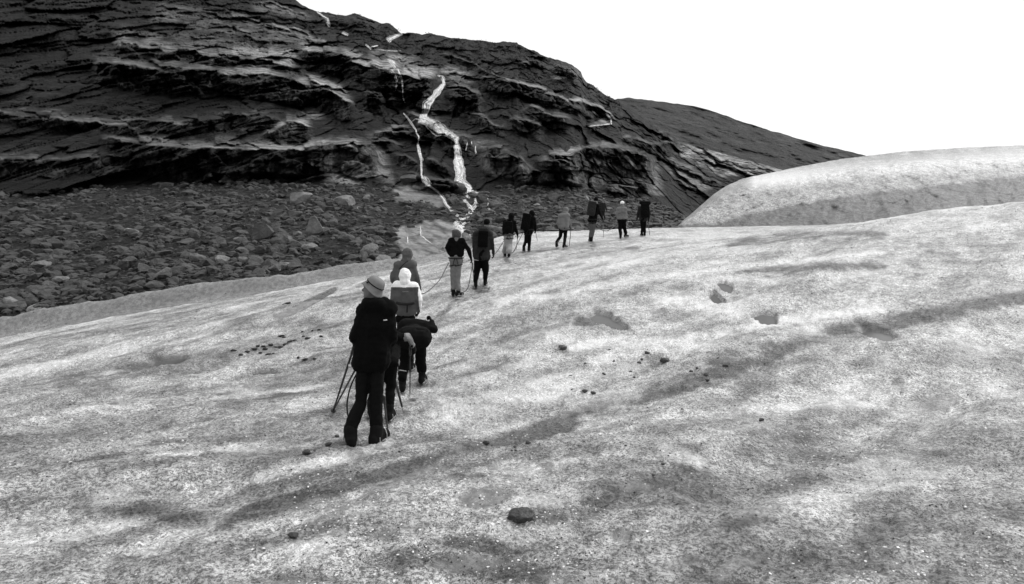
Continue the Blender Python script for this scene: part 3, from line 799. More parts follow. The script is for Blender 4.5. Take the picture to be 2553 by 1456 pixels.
hump = grid_mesh('ice_hump', np.stack([HDp * (HX - CX) / FPX, HDp, HDp * (HY - HYY) / FPX], -1), M_ice_far, np.stack([hd * (1 - hs), hs * .55 * (1 - .6 * sstep(1950, 2100, HX)), hd * 0, hd * 0 + 1], -1))
tag(hump, 'pale ice hump rising behind the walkers on the right', kind='structure')

# ------------------------------------------------------------------ white water
def resample(pts, step):
    p = np.array(pts, float)
    L = np.concatenate([[0], np.cumsum(np.hypot(*np.diff(p, axis=0).T))])
    n = max(3, int(L[-1] / step) + 1)
    q = np.linspace(0, L[-1], n)
    return np.stack([np.interp(q, L, p[:, 0]), np.interp(q, L, p[:, 1])], -1)

def strands(paths, dens=1.0):
    """list of (polyline px, width px at start, at end) -> vertices, faces of many wandering strands"""
    V, F = [], []
    nv = 0
    for pts, w0, w1 in paths:
        c = resample(pts, 2.2)
        n = len(c)
        tg = np.gradient(c, axis=0); tg /= np.linalg.norm(tg, axis=1)[:, None] + 1e-9
        nm = np.stack([-tg[:, 1], tg[:, 0]], -1)
        q = np.linspace(0, 1, n)
        w = w0 + (w1 - w0) * q
        ns = max(3, int(dens * max(w0, w1) / .75))
        for k in range(ns):
            off = RNG.uniform(-.5, .5) + .28 * fbm(q * n / 14 + k * 7.3, q * 0 + k, seed=200 + k, octv=3)
            hw = np.maximum(.55, w * RNG.uniform(.05, .15)) * (.7 + .5 * fbm(q * n / 6, q * 0 + 3.1 * k, seed=230 + k, octv=2))
            a, b = 0, n
            if k > 1 and RNG.random() < .5:
                a = int(RNG.uniform(0, .45) * n); b = int(RNG.uniform(.55, 1) * n)
            if b - a < 3: a, b = 0, n
            wv = w * (1 + .5 * fbm(q * n / 9, q * 0 + pts[0][0], seed=260, octv=3))
            pos = c + nm * (np.clip(off, -.7, .7) * wv + 1.2 * fbm(q * n / 5, q * 0 + pts[0][1], seed=261, octv=2))[:, None]
            d = mdepth(pos[:, 0], pos[:, 1])
            d = np.minimum(d, np.convolve(np.pad(d, 2, mode='edge'), np.ones(5) / 5, 'valid'))
            r = np.maximum(hw, .2) * d / FPX
            d = d - .12 - r * .7
            P = np.stack([d * (pos[:, 0] - CX) / FPX, d, d * (HY - pos[:, 1]) / FPX], -1)[a:b]
            N3 = np.stack([nm[:, 0], nm[:, 0] * 0, -nm[:, 1]], -1)[a:b]
            Y3 = np.array([0, -1.0, 0])
            r = r[a:b] * np.minimum(1, np.minimum(np.arange(b - a) + .6, b - a - np.arange(b - a) - .4) / 2.0)
            S = 6
            ang = np.arange(S) * 2 * math.pi / S
            ring = P[:, None, :] + r[:, None, None] * (np.cos(ang)[None, :, None] * N3[:, None, :] + .8 * np.sin(ang)[None, :, None] * Y3)
            m = b - a
            V.append(ring.reshape(-1, 3))
            i0 = nv + np.arange(m - 1)[:, None] * S + np.arange(S)[None, :]
            i1 = nv + np.arange(m - 1)[:, None] * S + (np.arange(S)[None, :] + 1) % S
            F.append(np.stack([i0, i1, i1 + S, i0 + S], -1).reshape(-1, 4))
            nv += m * S
    return np.concatenate(V), np.concatenate(F)

FALLS = [
    ('waterfall', 'broad white waterfall dropping in two leaps down the dark rock', [
        (z1([(1700, 690), (1745, 700), (1755, 735)]), 4, 8), (z1([(1752, 725), (1758, 765), (1720, 820), (1680, 870), (1640, 920), (1608, 960), (1597, 1010), (1572, 1075)]), 8, 12),
        (z1([(1530, 1080), (1590, 1095), (1650, 1130), (1720, 1175), (1790, 1215), (1850, 1250), (1880, 1275)]), 18, 11), (z1([(1868, 1255), (1880, 1330), (1885, 1400), (1890, 1456)]), 10, 11),
        (z3([(1872, 0), (1882, 80), (1892, 150), (1905, 230), (1908, 335)]), 10, 17), (z3([(1905, 325), (1950, 370), (1990, 400), (1985, 450), (1965, 480)]), 17, 9)]),
    ('stream', 'braided white stream running between boulders below the waterfall', [
        (z3([(1930, 480), (1960, 530), (2000, 570), (2012, 600), (1985, 640), (1965, 675)]), 6, 8), (z3([(2045, 490), (2052, 545), (2010, 600)]), 4, 6),
        (z3([(2000, 420), (2100, 455), (2150, 480), (2167, 530), (2165, 590), (2220, 620), (2280, 635)]), 6, 4), (z3([(1900, 690), (1930, 740), (1960, 790), (1985, 830)]), 28, 13), (z3([(1860, 700), (1900, 740)]), 10, 14),
        (z3([(2380, 690), (2430, 720)]), 5, 5)]),
    ('waterfall', 'thin white thread of water left of the broad waterfall', [
        (z1([(1390, 1030), (1430, 1080), (1460, 1120), (1500, 1180), (1510, 1215), (1535, 1250), (1525, 1310), (1530, 1380), (1545, 1440)]), 3, 5), (z1([(1580, 1088), (1500, 1085), (1470, 1105), (1455, 1130)]), 2, 2.5),
        (z3([(1520, 0), (1540, 60), (1552, 130), (1556, 200), (1555, 280), (1580, 330), (1630, 380), (1700, 430), (1760, 500), (1785, 555), (1830, 600), (1900, 660), (1930, 700)]), 5, 5.5), (z3([(1535, 130), (1575, 140)]), 5, 5), (z3([(1560, 290), (1600, 330), (1620, 375)]), 8, 8)]),
    ('waterfall', 'faint veil of water over the slab high left of the broad waterfall', [
        (z1([(1240, 545), (1290, 575), (1325, 615)]), 5, 8), (z1([(1275, 640), (1310, 680), (1330, 740), (1320, 830)]), 3, 2), (z1([(1270, 640), (1340, 630), (1400, 660)]), 2, 2), (z1([(1340, 630), (1370, 700), (1385, 780), (1390, 880), (1405, 940)]), 3.4, 2)]),
    ('waterfall', 'small white cascade near the top left skyline', [(z1([(600, 108), (660, 150), (695, 170), (705, 210), (720, 245)]), 3, 6), (z1([(830, 295), (855, 310), (885, 325)]), 6, 5)]),
    ('waterfall', 'small white cascade spilling from the notch in the skyline', [(z1([(1385, 309), (1320, 330), (1280, 350), (1250, 378)]), 3, 8)]),
    ('waterfall', 'small white cascade on the upper slope below the skyline notch', [(z1([(1040, 405), (1070, 425), (1095, 452)]), 4, 5), (z1([(1090, 432), (1160, 415)]), 4, 2), (z1([(1120, 440), (1200, 455), (1280, 462), (1370, 462)]), 3, 1.5)]),
    ('waterfall', 'trickles beside the lower leap of the broad waterfall', [(z1([(1975, 1300), (1965, 1340), (1960, 1370)]), 1.5, 1.5), (z1([(2015, 1290), (2015, 1320)]), 1.5, 1.5), (z1([(2045, 1330), (2050, 1400)]), 2, 3)]),
    ('waterfall', 'short bright cascade on the ledge above the last walkers', [(z2([(905, 1025), (940, 1060), (960, 1090), (965, 1135)]), 4, 2), (z2([(750, 1155), (850, 1140), (950, 1130)]), 4, 2.5)]),
    ('stream', 'thin rivulets on the pale wet slab behind the walkers', [(z3([(1545, 740), (1550, 830), (1600, 870), (1650, 900)]), 1.6, 1.6), (z3([(1430, 840), (1430, 900)]), 1.5, 1.2)])]
for nm_, lab, paths in FALLS:
    if 'faint' in lab:
        V, F = strands([(a, b * 1.7, c * 1.7) for a, b, c in paths], .7); nf_ = len(F)
    else:
        V, F = strands([(a, b * .92, c * .92) for a, b, c in paths], 1.2); nf_ = len(F)
        V2, F2 = strands([(a, b * 1.35, c * 1.6) for a, b, c in paths], .6)
        V, F = np.concatenate([V, V2]), np.concatenate([F, F2 + len(V)])
    o = soup(nm_, V, F, M_foam, True)
    o.data.materials.append(M_veil)
    o.data.polygons.foreach_set('material_index', (np.arange(len(F)) >= nf_).astype(np.int32))
    tag(o, lab, kind='structure')

# ------------------------------------------------------------------ boulders and rubble of the moraine
def stone_shape(sub, seed, cuts=9, rough=.08, flat=1.0, dep=(.52, .86)):
    r = np.random.default_rng(seed)
    V, F = ICO[sub]
    V = V.copy()
    for k in range(cuts):
        n = r.normal(size=3); n[2] *= .8; n /= np.linalg.norm(n)
        d = r.uniform(*dep)
        e = V @ n - d
        V = V - np.where(e > 0, e, 0)[:, None] * n
    V = V * (1 + rough * fbm(V[:, 0] * 2.5 + seed, V[:, 1] * 2.5, V[:, 2] * 2.5, seed=seed % 97, octv=3))[:, None]
    lo, hi = V.min(0), V.max(0)
    V = (V - (lo + hi) / 2) / ((hi - lo) / 2)
    V[:, 2] *= flat
    return V, F

def stone_obj(name, loc, half, seed, mat, sub=3, cuts=9, rot=None, smooth=False, rough=.08, dep=(.52, .86)):
    V, F = stone_shape(sub, seed, cuts, rough, 1.0, dep)
    me = bpy.data.meshes.new(name)
    me.from_pydata((V * np.array(half)).tolist(), [], F.tolist())
    me.polygons.foreach_set('use_smooth', np.full(len(F), smooth))
    me.materials.append(mat)
    o = bpy.data.objects.new(name, me); o.location = loc
    if rot is not None: o.rotation_euler = rot
    COL.objects.link(o)
    return o

BOULDERS = [  # px centre, half size px, pale?, label
    (658.5, 579, 28, 26, 0, 'large rounded dark boulder with pale top at the left edge of the moraine'), (787, 568, 24, 28, 1, 'tall angular pale boulder with flat top standing on the moraine'),
    (826.6, 556, 17, 10, 0, 'dark boulder just right of the tall angular pale boulder'), (697, 605, 22, 15, 0, 'dark low boulder in front of the large rounded one'), (728, 613, 13, 11, 0, 'dark round boulder at the right end of the low boulder row'),
    (742, 583, 12, 7, 1, 'small pale boulder left of the tall angular one'), (720, 595, 11, 8, 1, 'small pale round boulder above the boulder row'), (757, 609, 16, 8, 0, 'flat dark boulder below the tall angular pale one'),
    (855, 502, 28, 15, 1, 'broad rounded boulder below the big pale cliff block'), (754, 497, 28, 17, 1, 'broad pale boulder high on the left moraine under the cliff'), (735, 538, 21, 14, 0, 'dark boulder on the moraine between cliff and tall angular boulder'),
    (913, 493, 10, 8, 1, 'small round boulder under the right end of the cliff block'), (896, 521, 9, 6, 1, 'small pale boulder left of the grey slab'), (948, 504, 11, 7, 0, 'dark boulder at the left foot of the grey slab'), (956, 521, 7, 5, 0, 'small dark boulder under the left end of the grey slab'),
    (907, 542, 7, 5, 1, 'small pale stone in mid moraine'), (795, 527, 15, 9, 0, 'dark boulder directly above the tall angular pale one'), (1129, 497, 18, 9, 0, 'wet dark boulder left of the braided stream'), (1148, 527, 12, 9, 0, 'round dark boulder beside the thin left stream'),
    (1202, 497, 16, 12, 0, 'wet dark boulder inside the fork of the stream'), (1238, 511, 20, 12, 0, 'dark boulder right of the right stream branch'), (1189, 540, 17, 12, 0, 'grey boulder under the stream fork behind the hikers'), (1131, 472, 34, 17, 0, 'large wet dark boulder left of the waterfall foot'),
    (1022, 447, 25, 12, 0, 'dark boulder at the foot of the thin water thread'), (1170, 563, 13, 8, 0, 'dark boulder right of the white pool'), (1161, 592, 10, 12, 1, 'grey rock showing between the two roped hikers'), (1216, 556, 13, 9, 0, 'grey rock behind the hiker with small backpack'), (1262, 535, 12, 8, 0, 'dark rock left of the black hooded hiker'),
    (686, 634, 9, 6, 0, 'small dark stone low on the left moraine'), (671, 645, 13, 6, 0, 'flat dark stone low at the left edge of the moraine'), (866, 656, 13, 6, 0, 'dark stone at the bottom of the moraine near the ice lip'), (829, 658, 9, 6, 0, 'small stone touching the ice lip'),
    (892, 597, 8, 5, 1, 'small pale stone left of the pale wet slab'), (915, 601, 13, 8, 0, 'dark stone left of the pale wet slab'), (864, 593, 22, 12, 0, 'broad low dark stone in the middle of the moraine'),
    (1306, 489, 9, 6, 0, 'small angular rock below the wedge block'), (1381, 494, 20, 12, 0, 'broad dark boulder behind the hooded grey walker'), (1460, 494, 9, 7, 1, 'small pale rock left of the walker with loaded pack'), (1337, 511, 10, 4, 1, 'flat pale rock above the walker with tall pack'),
    (1518, 520, 8, 4, 1, 'small pale rock under the distant person'), (1575, 549, 12, 8, 0, 'dark rock between the last two walkers'), (1400, 545, 16, 6, 0, 'low dark rock in the shade behind the hooded grey walker'), (1620, 520, 10, 6, 0, 'small rock right of the last walker'), (1660, 535, 12, 6, 0, 'low rock below the right end of the cliff')]
for i, (X, Y, hw, hh_, pale_, lab) in enumerate(BOULDERS):
    d = float(mdepth(X, Y + hh_ * .55)[0])
    c = Vector((d * (X - CX) / FPX, d, d * (HY - Y) / FPX))
    o = stone_obj('boulder', c, (hw * d / FPX, .8 * (hw + hh_) / 2 * d / FPX, hh_ * 1.06 * d / FPX), 300 + i, M_boulder_lt if pale_ else M_boulder, 3, 11, dep=(.42, .78))
    tag(o, lab, 'boulder', 'boulders on the moraine')

def scatter_soup(name, pts, sizes, mat, sub=1, variants=10, seed=5, flat=.7, squash=None, kind='stuff', label=None):
    r = np.random.default_rng(seed)
    V, F = [], []
    nv = 0
    vars_ = [stone_shape(sub, 900 + seed * 31 + k, 5, .15) for k in range(variants)]
    for p, sz in zip(pts, sizes):
        v, f = vars_[r.integers(variants)]
        a = r.uniform(0, 6.283); ca, sa = math.cos(a), math.sin(a)
        sx, sy, sz_ = sz * r.uniform(.7, 1.4), sz * r.uniform(.7, 1.2), sz * flat * r.uniform(.6, 1.2)
        q = v * (sx, sy, sz_)
        tl = r.uniform(-.35, .35)
        q = np.stack([q[:, 0] * ca - q[:, 1] * sa, q[:, 0] * sa + q[:, 1] * ca, q[:, 2] + q[:, 0] * tl], -1) + p
        V.append(q); F.append(f + nv); nv += len(v)
    o = soup(name, np.concatenate(V), np.concatenate(F), mat)
    tag(o, label, kind=kind)
    return o

# loose stones: the largest as things of their own, the rest as one mass
ms = np.random.default_rng(17)
cand = []
while len(cand) < 9000:
    X = ms.uniform(-100, 1760); yc = np.interp(X, mx, ycl); ye = pl(X, EDGE_Y) + 6
    Y = ms.uniform(yc - 6, ye)
    if inpoly(np.array([X]), np.array([Y]), SLAB[0])[0] or inpoly(np.array([X]), np.array([Y]), SLAB[1])[0]:
        continue
    if float(vnoise(np.array([X / 40]), np.array([Y / 18]), seed=77)[0]) < ms.uniform(-1.1, .5):
        continue
    cand.append((X, Y))
cand = np.array(cand)
cd = mdepth(cand[:, 0], cand[:, 1])
cs = np.exp(ms.normal(math.log(.12), .8, len(cand))) * (cd / 45) ** .5
cs = np.clip(cs, .03, .5)
cp = np.stack([cd * (cand[:, 0] - CX) / FPX, cd, cd * (HY - cand[:, 1]) / FPX], -1)
order = np.argsort(-cs / cd)
inview = [i for i in order if 0 < cand[i, 0] < 2553][:140]
protos = []
for k in range(8):
    V, F = stone_shape(2, 700 + k, 9, .1, 1.0, (.35, .72))
    me = bpy.data.meshes.new('moraine_stone'); me.from_pydata((V * (1, .9, .7)).tolist(), [], F.tolist()); me.materials.append(M_boulder_lt if k == 3 else M_boulder)
    protos.append(me)
for n_, i in enumerate(inview):
    o = bpy.data.objects.new('moraine_stone', protos[n_ % 8]); COL.objects.link(o)
    o.location = cp[i]; o.rotation_euler = (ms.uniform(-.3, .3), ms.uniform(-.3, .3), ms.uniform(0, 6.28)); o.scale = (cs[i],) * 3
    tag(o, 'loose angular stone among the gravel of the moraine', 'stone', 'loose stones strewn over the moraine')
rest = np.setdiff1d(np.arange(len(cand)), inview)
scatter_soup('rubble', cp[rest], cs[rest], M_rubble, 1, 12, 9, .75, label='dark rubble covering the moraine slope')

# scrub on the upper slopes
c_ = ms.integers(60, MX.shape[1] - 40, 60000); r_ = ms.integers(60, NRM - 1, 60000)
ok = (veg[r_, c_] * (1 - gravel_m[r_, c_]) > .4) & (vnoise(MX[r_, c_] / 30, MY[r_, c_] / 14, seed=79) > -.3)
c_, r_ = c_[ok][:6500], r_[ok][:6500]
sc_p = MP[r_, c_]; sc_s = ms.uniform(.15, .5, len(c_)) * DM[r_, c_] / 230
LV, LF = [], []
nv = 0
for p, sz in zip(sc_p, sc_s):
    k = 14
    cen = p + ms.normal(size=(k, 3)) * sz * (1.1, .5, .45) + (0, 0, sz * .3)
    n1 = ms.normal(size=(k, 3)) * sz * .32; n2 = ms.normal(size=(k, 3)) * sz * .32
    LV.append(np.stack([cen + n1, cen + n2, cen - n1 * .6 - n2 * .5], 1).reshape(-1, 3))
    LF.append(np.arange(k * 3).reshape(-1, 3) + nv); nv += k * 3
scrub = soup('scrub', np.concatenate(LV), np.concatenate(LF), M_scrub)
tag(scrub, 'low dark scrub growing on the upper mountainside', kind='stuff')

# ------------------------------------------------------------------ stones on the ice
def ice_stone(X, Y, hw, lab, hh_=None, mat=None, seed=0, sub=2, group=None, name='stone', cat='stone', cuts=7, rough=.12, dep=(.52, .86)):
    hh_ = hh_ or hw * .62
    p = hit(X, Y + hh_ * .6, lambda a, b: H(a, b))
    k = p.y / FPX
    o = stone_obj(name, p + Vector((0, 0, hh_ * .5 * k)), (hw * k, hw * .75 * k, hh_ * .95 * k), 500 + seed, mat or M_stone, sub, cuts, (0, random.uniform(-.15, .15), random.uniform(-.3, .3)), rough=rough, dep=dep)
    tag(o, lab, cat, group)
    return o
big = ice_stone(1301, 1285, 36, 'large grey brown angular stone alone on the foreground ice', 24, M_stone_lt, 52, 4, cuts=9, rough=.2, dep=(.62, .9))
STONES = [(1403, 865, 11, 'grey triangular stone beside the pale hollow in the ice'), (1613.6, 878.5, 7, 'dark slanting stone on the bright ice above the flat long stone'), (1657, 898, 12, 'flat long dark stone on the bright ice right of centre'),
          (1519, 872, 4, 'tiny dark stone right of the grey triangular one'), (1593, 904, 6, 'small dark stone left of the flat long stone'), (1530, 900, 4, None), (1459, 906, 4, None), (1600, 895, 4, None), (1422, 937, 5, 'small dark stone leftmost of the middle row on the ice'),
          (1506, 931.6, 5, 'small dark stone in the middle of the row below the bright band'), (1572.6, 925.6, 4, None), (1581, 940, 4, None), (1427, 971, 4, None), (1458, 974, 7.5, 'left one of a pair of dark stones above the grey streak'), (1479, 979, 7, 'right one of a pair of dark stones above the grey streak'),
          (1723, 925, 5, 'tilted dark stone on the grey streak right of centre'), (1738, 917, 4, None), (1808, 911, 7, 'rough dark stone high on the right part of the grey streak'), (1791, 893, 4.5, None), (1761, 934, 6.5, 'upper of two dark stones on the grey streak at right'), (1763, 947, 6, 'lower of two dark stones on the grey streak at right'),
          (1898, 1046, 7, 'dark stone at the right edge of the ice'), (1317, 1103, 8, 'black angular stone above three tiny ones'), (1284, 1114, 4.5, 'top one of three tiny black stones'), (1286, 1123, 4, 'lower right of three tiny black stones'), (1276, 1122.5, 3, 'lower left of three tiny black stones'),
          (765, 1126, 11, 'oval black stone left of the boots of the man in the hat'), (820, 1107, 9, 'flat black stone near the left boot of the man in the hat'), (840, 1087, 6, 'small black stone above the flat one near the boot'), (784, 1123, 4, None), (730, 1333, 14, 'long black stone in the lower left foreground'),
          (1212, 1103, 9, 'slim black stone right of the man in the hat'), (892, 1178, 5, 'small dark stone under the boots of the man in the hat'), (874, 1175, 3.5, None), (698, 1211, 3.5, None), (996, 1125, 3.5, None), (1653, 1156, 5, 'small dark splinter in the right foreground'), (1629, 1184, 4.5, None), (1340, 1220, 3, None), (1500, 1265, 3, None), (1560, 1110, 3.5, None), (1700, 1020, 3, None)]
for i, (X, Y, hw, lab) in enumerate(STONES):
    ice_stone(X, Y, hw, lab or 'tiny dark pebble lying alone on the glacier ice', seed=i, mat=M_stone_lt if i == 0 else M_stone, group=None if lab else 'tiny pebbles on the ice')
def z5(p): return [(625.7 + .2734 * a, 720.5 + .2734 * b) for a, b in p]
for i, (X, Y) in enumerate(z5([(60, 520), (130, 545), (85, 580), (280, 425), (370, 475), (470, 390), (320, 505), (230, 530), (160, 595), (200, 590), (480, 430), (560, 380), (430, 625), (580, 635), (330, 130), (300, 140), (490, 640), (110, 520), (180, 510), (345, 480), (400, 470), (270, 530), (30, 545), (300, 440), (640, 430), (520, 450), (620, 370), (-90, 600), (-30, 570), (-160, 560)])):
    ice_stone(X, Y, random.uniform(3.5, 9), 'flat dark dirt clump on the ice at the left', random.uniform(2.2, 3.6), M_dirt, 60 + i, 2, 'dark dirt clumps on the left ice', 'dirt_clump', 'dirt')

# ice crystals and grit too many to count
def ice_points(n, ymin, ymax, seed, power=1.0):
    r = np.random.default_rng(seed)
    X = r.uniform(-60, 2620, n)
    y = ymin * (ymax / ymin) ** (r.uniform(0, 1, n) ** power)
    x = y * (X - CX) / FPX
    z = H(x, y, True)
    w = np.zeros(n)
    for (c, e1, e2) in pool_data:
        w = np.maximum(w, pool_r(x, y, c, e1, e2) < 1.2)
    k = w < .5
    return np.stack([x, y, z], -1)[k]
M_crystal = mat_plain('ice_crystal', .74, .18, 0, .25)
p = ice_points(24000, 2.4, 15, 301, .8)
sel = fbm(p[:, 0] * .9, p[:, 1] * .9, seed=303, octv=3) + .25 * np.random.default_rng(3).normal(size=len(p)) > .22
p = p[sel]
scatter_soup('ice_crystals', p, np.random.default_rng(4).uniform(.0, 1.0, len(p)) ** 3 * .008 * (.5 + p[:, 1] / 10) + .0022, M_crystal, 1, 8, 11, .7, label='loose glittering ice crystals on the glacier')
p = ice_points(12000, 2.4, 24, 311, .9)
sel = fbm(p[:, 0] * .7, p[:, 1] * .7, seed=313, octv=3) + .2 * np.random.default_rng(5).normal(size=len(p)) > .02
p = p[sel]
scatter_soup('grit', p, np.random.default_rng(6).uniform(.002, .0065, len(p)) * (.6 + p[:, 1] / 9), M_dirt, 1, 8, 12, .6, label='fine dark grit sprinkled over the ice')

# ------------------------------------------------------------------ people
V3 = Vector
C_black = mat_cloth('black_cloth', .0028, .9, spec=.08)
C_char = mat_cloth('charcoal_cloth', .0045, .9, spec=.1)
C_dark = mat_cloth('dark_grey_cloth', .02, .9, spec=.15)
C_mid = mat_cloth('mid_grey_cloth', .075, .85)
C_grey = mat_cloth('grey_cloth', .14, .85)
C_light = mat_cloth('light_grey_cloth', .24, .85)
C_white = mat_cloth('white_cloth', .80, .8, 14, .3)
C_hat = mat_cloth('hat_cloth', .17, .9)
M_skin = mat_plain('skin', .11, .6, 0, .15, 25)
M_hair = mat_cloth('hair', .05, .6, 40, .7)
M_boot = mat_cloth('boot_leather', .004, .8, spec=.15)
M_strap = mat_plain('webbing', .003, .9)
M_metal = mat_plain('steel', .45, .3, .9)
M_shaft = mat_plain('grey_shaft', .06, .4, .3)
M_shaft_b = mat_plain('black_shaft', .008, .45)
M_rope = mat_cloth('rope_fibre', .10, .9, 60, .5)
M_rope_b = mat_cloth('dark_rope_fibre', .012, .9, 60, .5)
M_tag = mat_plain('reflective_tag', .55, .4)

def cap(a, b, ra, rb=None, seg=12):
    """tapered capsule -> verts, faces"""
    rb = ra if rb is None else rb
    a, b = V3(a), V3(b)
    ax = b - a
    L = ax.length
    ax = ax / L if L > 1e-6 else V3((0, 0, 1))
    u = ax.orthogonal().normalized(); v = ax.cross(u)
    rings = []
    for k in range(5):
        th = -math.pi / 2 + k * math.pi / 8
        rings.append((a + ax * (ra * math.sin(th)), ra * math.cos(th)))
    rings.append((b, rb))
    for k in range(1, 5):
        th = k * math.pi / 8
        rings.append((b + ax * (rb * math.sin(th)), rb * math.cos(th)))
    V, F = [], []
    for c, r in rings:
        r = max(r, 1e-4)
        for s in range(seg):
            an = 2 * math.pi * s / seg
            V.append(c + u * (r * math.cos(an)) + v * (r * math.sin(an)))
    n = len(rings)
    for i in range(n - 1):
        for s in range(seg):
            F.append((i * seg + s, i * seg + (s + 1) % seg, (i + 1) * seg + (s + 1) % seg, (i + 1) * seg + s))
    F.append(tuple(range(seg))[::-1]); F.append(tuple((n - 1) * seg + s for s in range(seg)))
    return V, F

def ell(c, r, axes=None, sub=3):
    """ellipsoid; axes = 3 unit vectors"""
    v, f = ICO[sub]
    ax = axes or (V3((1, 0, 0)), V3((0, 1, 0)), V3((0, 0, 1)))
    return [V3(c) + ax[0] * (p[0] * r[0]) + ax[1] * (p[1] * r[1]) + ax[2] * (p[2] * r[2]) for p in v], [tuple(q) for q in f]

def rbox(c, h, axes=None):
    """rounded box"""
    v, f = ICO[3]
    ax = axes or (V3((1, 0, 0)), V3((0, 1, 0)), V3((0, 0, 1)))
    out = []
    for p in v:
        q = np.sign(p) * np.abs(p) ** .45
        q = q / max(1e-6, np.max(np.abs(q))) * (.92 + .08 * np.max(np.abs(p)))
        out.append(V3(c) + ax[0] * (q[0] * h[0]) + ax[1] * (q[1] * h[1]) + ax[2] * (q[2] * h[2]))
    return out, [tuple(q) for q in f]

QUEUE = []
def prim_mesh(name, prims, base):
    V, F = [], []
    for v, f in prims:
        o = len(V)
        V += [(p - base)[:] for p in v]
        F += [tuple(i + o for i in q) for q in f]
    me = bpy.data.meshes.new(name)
    me.from_pydata(V, [], F)
    return me

def garment(name, prims, base, mat, parent, vox=.014, smooth=4, folds=0.0, ffreq=9.0, remesh=True, matfn=None, seed=0):
    """union of rounded primitives melted into one continuous skin"""
    me = prim_mesh(name, prims, base)
    o = bpy.data.objects.new(name, me)
    COL.objects.link(o)
    if parent is not None:
        o.parent = parent
    else:
        o.location = base
    if remesh:
        m = o.modifiers.new('r', 'REMESH'); m.mode = 'VOXEL'; m.voxel_size = vox; m.use_smooth_shade = True
        m = o.modifiers.new('s', 'SMOOTH'); m.factor = .5; m.iterations = smooth
    QUEUE.append((o, mat, folds, ffreq, matfn, seed, remesh))
    return o

def bake_queue():
    bpy.context.view_layer.update()
    dg = bpy.context.evaluated_depsgraph_get()
    for o, mat, folds, ff, matfn, seed, rem in QUEUE:
        if rem:
            nm = bpy.data.meshes.new_from_object(o.evaluated_get(dg))
        else:
            nm = o.data
        n = len(nm.vertices)
        co = np.empty(n * 3, np.float32); nm.vertices.foreach_get('co', co); co = co.reshape(-1, 3)
        if folds:
            no = np.empty(n * 3, np.float32); nm.vertices.foreach_get('normal', no); no = no.reshape(-1, 3)
            q = co * ff
            f = fbm(q[:, 0] + seed, q[:, 1], q[:, 2] * .8, seed=seed, octv=3) - .7 * np.abs(fbm(q[:, 0] * .9 + 5, q[:, 1] * .9, q[:, 2] * 1.6, seed=seed + 7, octv=2))
            co = co + no * (f * folds)[:, None]
            nm.vertices.foreach_set('co', co.reshape(-1).astype(np.float32))
        mats = mat if isinstance(mat, (list, tuple)) else [mat]
        nm.materials.clear()
        for m in mats: nm.materials.append(m)
        if matfn is not None:
            pc = np.empty(len(nm.polygons) * 3, np.float32); nm.polygons.foreach_get('center', pc)
            nm.polygons.foreach_set('material_index', matfn(pc.reshape(-1, 3)).astype(np.int32))
        nm.polygons.foreach_set('use_smooth', np.ones(len(nm.polygons), bool))
        nm.update()
        if rem:
            o.modifiers.clear()
            old = o.data; o.data = nm; nm.name = old.name; bpy.data.meshes.remove(old)

def tube_mesh(name, pts, r, mat, parent=None, base=V3((0, 0, 0)), seg=7):
    P = [V3(p) for p in pts]
    rr = r if isinstance(r, (list, tuple)) else [r] * len(P)
    V, F = [], []
    for i, p in enumerate(P):
        tg = (P[min(i + 1, len(P) - 1)] - P[max(i - 1, 0)]).normalized()
        u = tg.cross(V3((.31, .77, .55))).normalized(); v = tg.cross(u)
        for s in range(seg):
            a = 2 * math.pi * s / seg
            V.append((p - base + u * (rr[i] * math.cos(a)) + v * (rr[i] * math.sin(a)))[:])
    for i in range(len(P) - 1):
        for s in range(seg):
            F.append((i * seg + s, i * seg + (s + 1) % seg, (i + 1) * seg + (s + 1) % seg, (i + 1) * seg + s))
    F.append(tuple(range(seg))[::-1]); F.append(tuple((len(P) - 1) * seg + s for s in range(seg)))
    me = bpy.data.meshes.new(name); me.from_pydata(V, [], F); me.materials.append(mat)
    me.polygons.foreach_set('use_smooth', np.ones(len(F), bool))
    o = bpy.data.objects.new(name, me); COL.objects.link(o)
    if parent is not None: o.parent = parent
    else: o.location = base
    return o

def spline(pts, n=24):
    p = [V3(q) for q in pts]
    p = [p[0] * 2 - p[1]] + p + [p[-1] * 2 - p[-2]]
    out = []
    m = len(p) - 3
    for i in range(m):
        for k in range(max(2, n // m)):
            t_ = k / max(2, n // m)
            a, b, c, d = p[i:i + 4]
            out.append(.5 * ((2 * b) + (c - a) * t_ + (2 * a - 5 * b + 4 * c - d) * t_ ** 2 + (3 * b - a - 3 * c + d) * t_ ** 3))
    out.append(p[-2])
    return out

def px3(X, Y, d):
    return V3((d * (X - CX) / FPX, d, d * (HY - Y) / FPX))

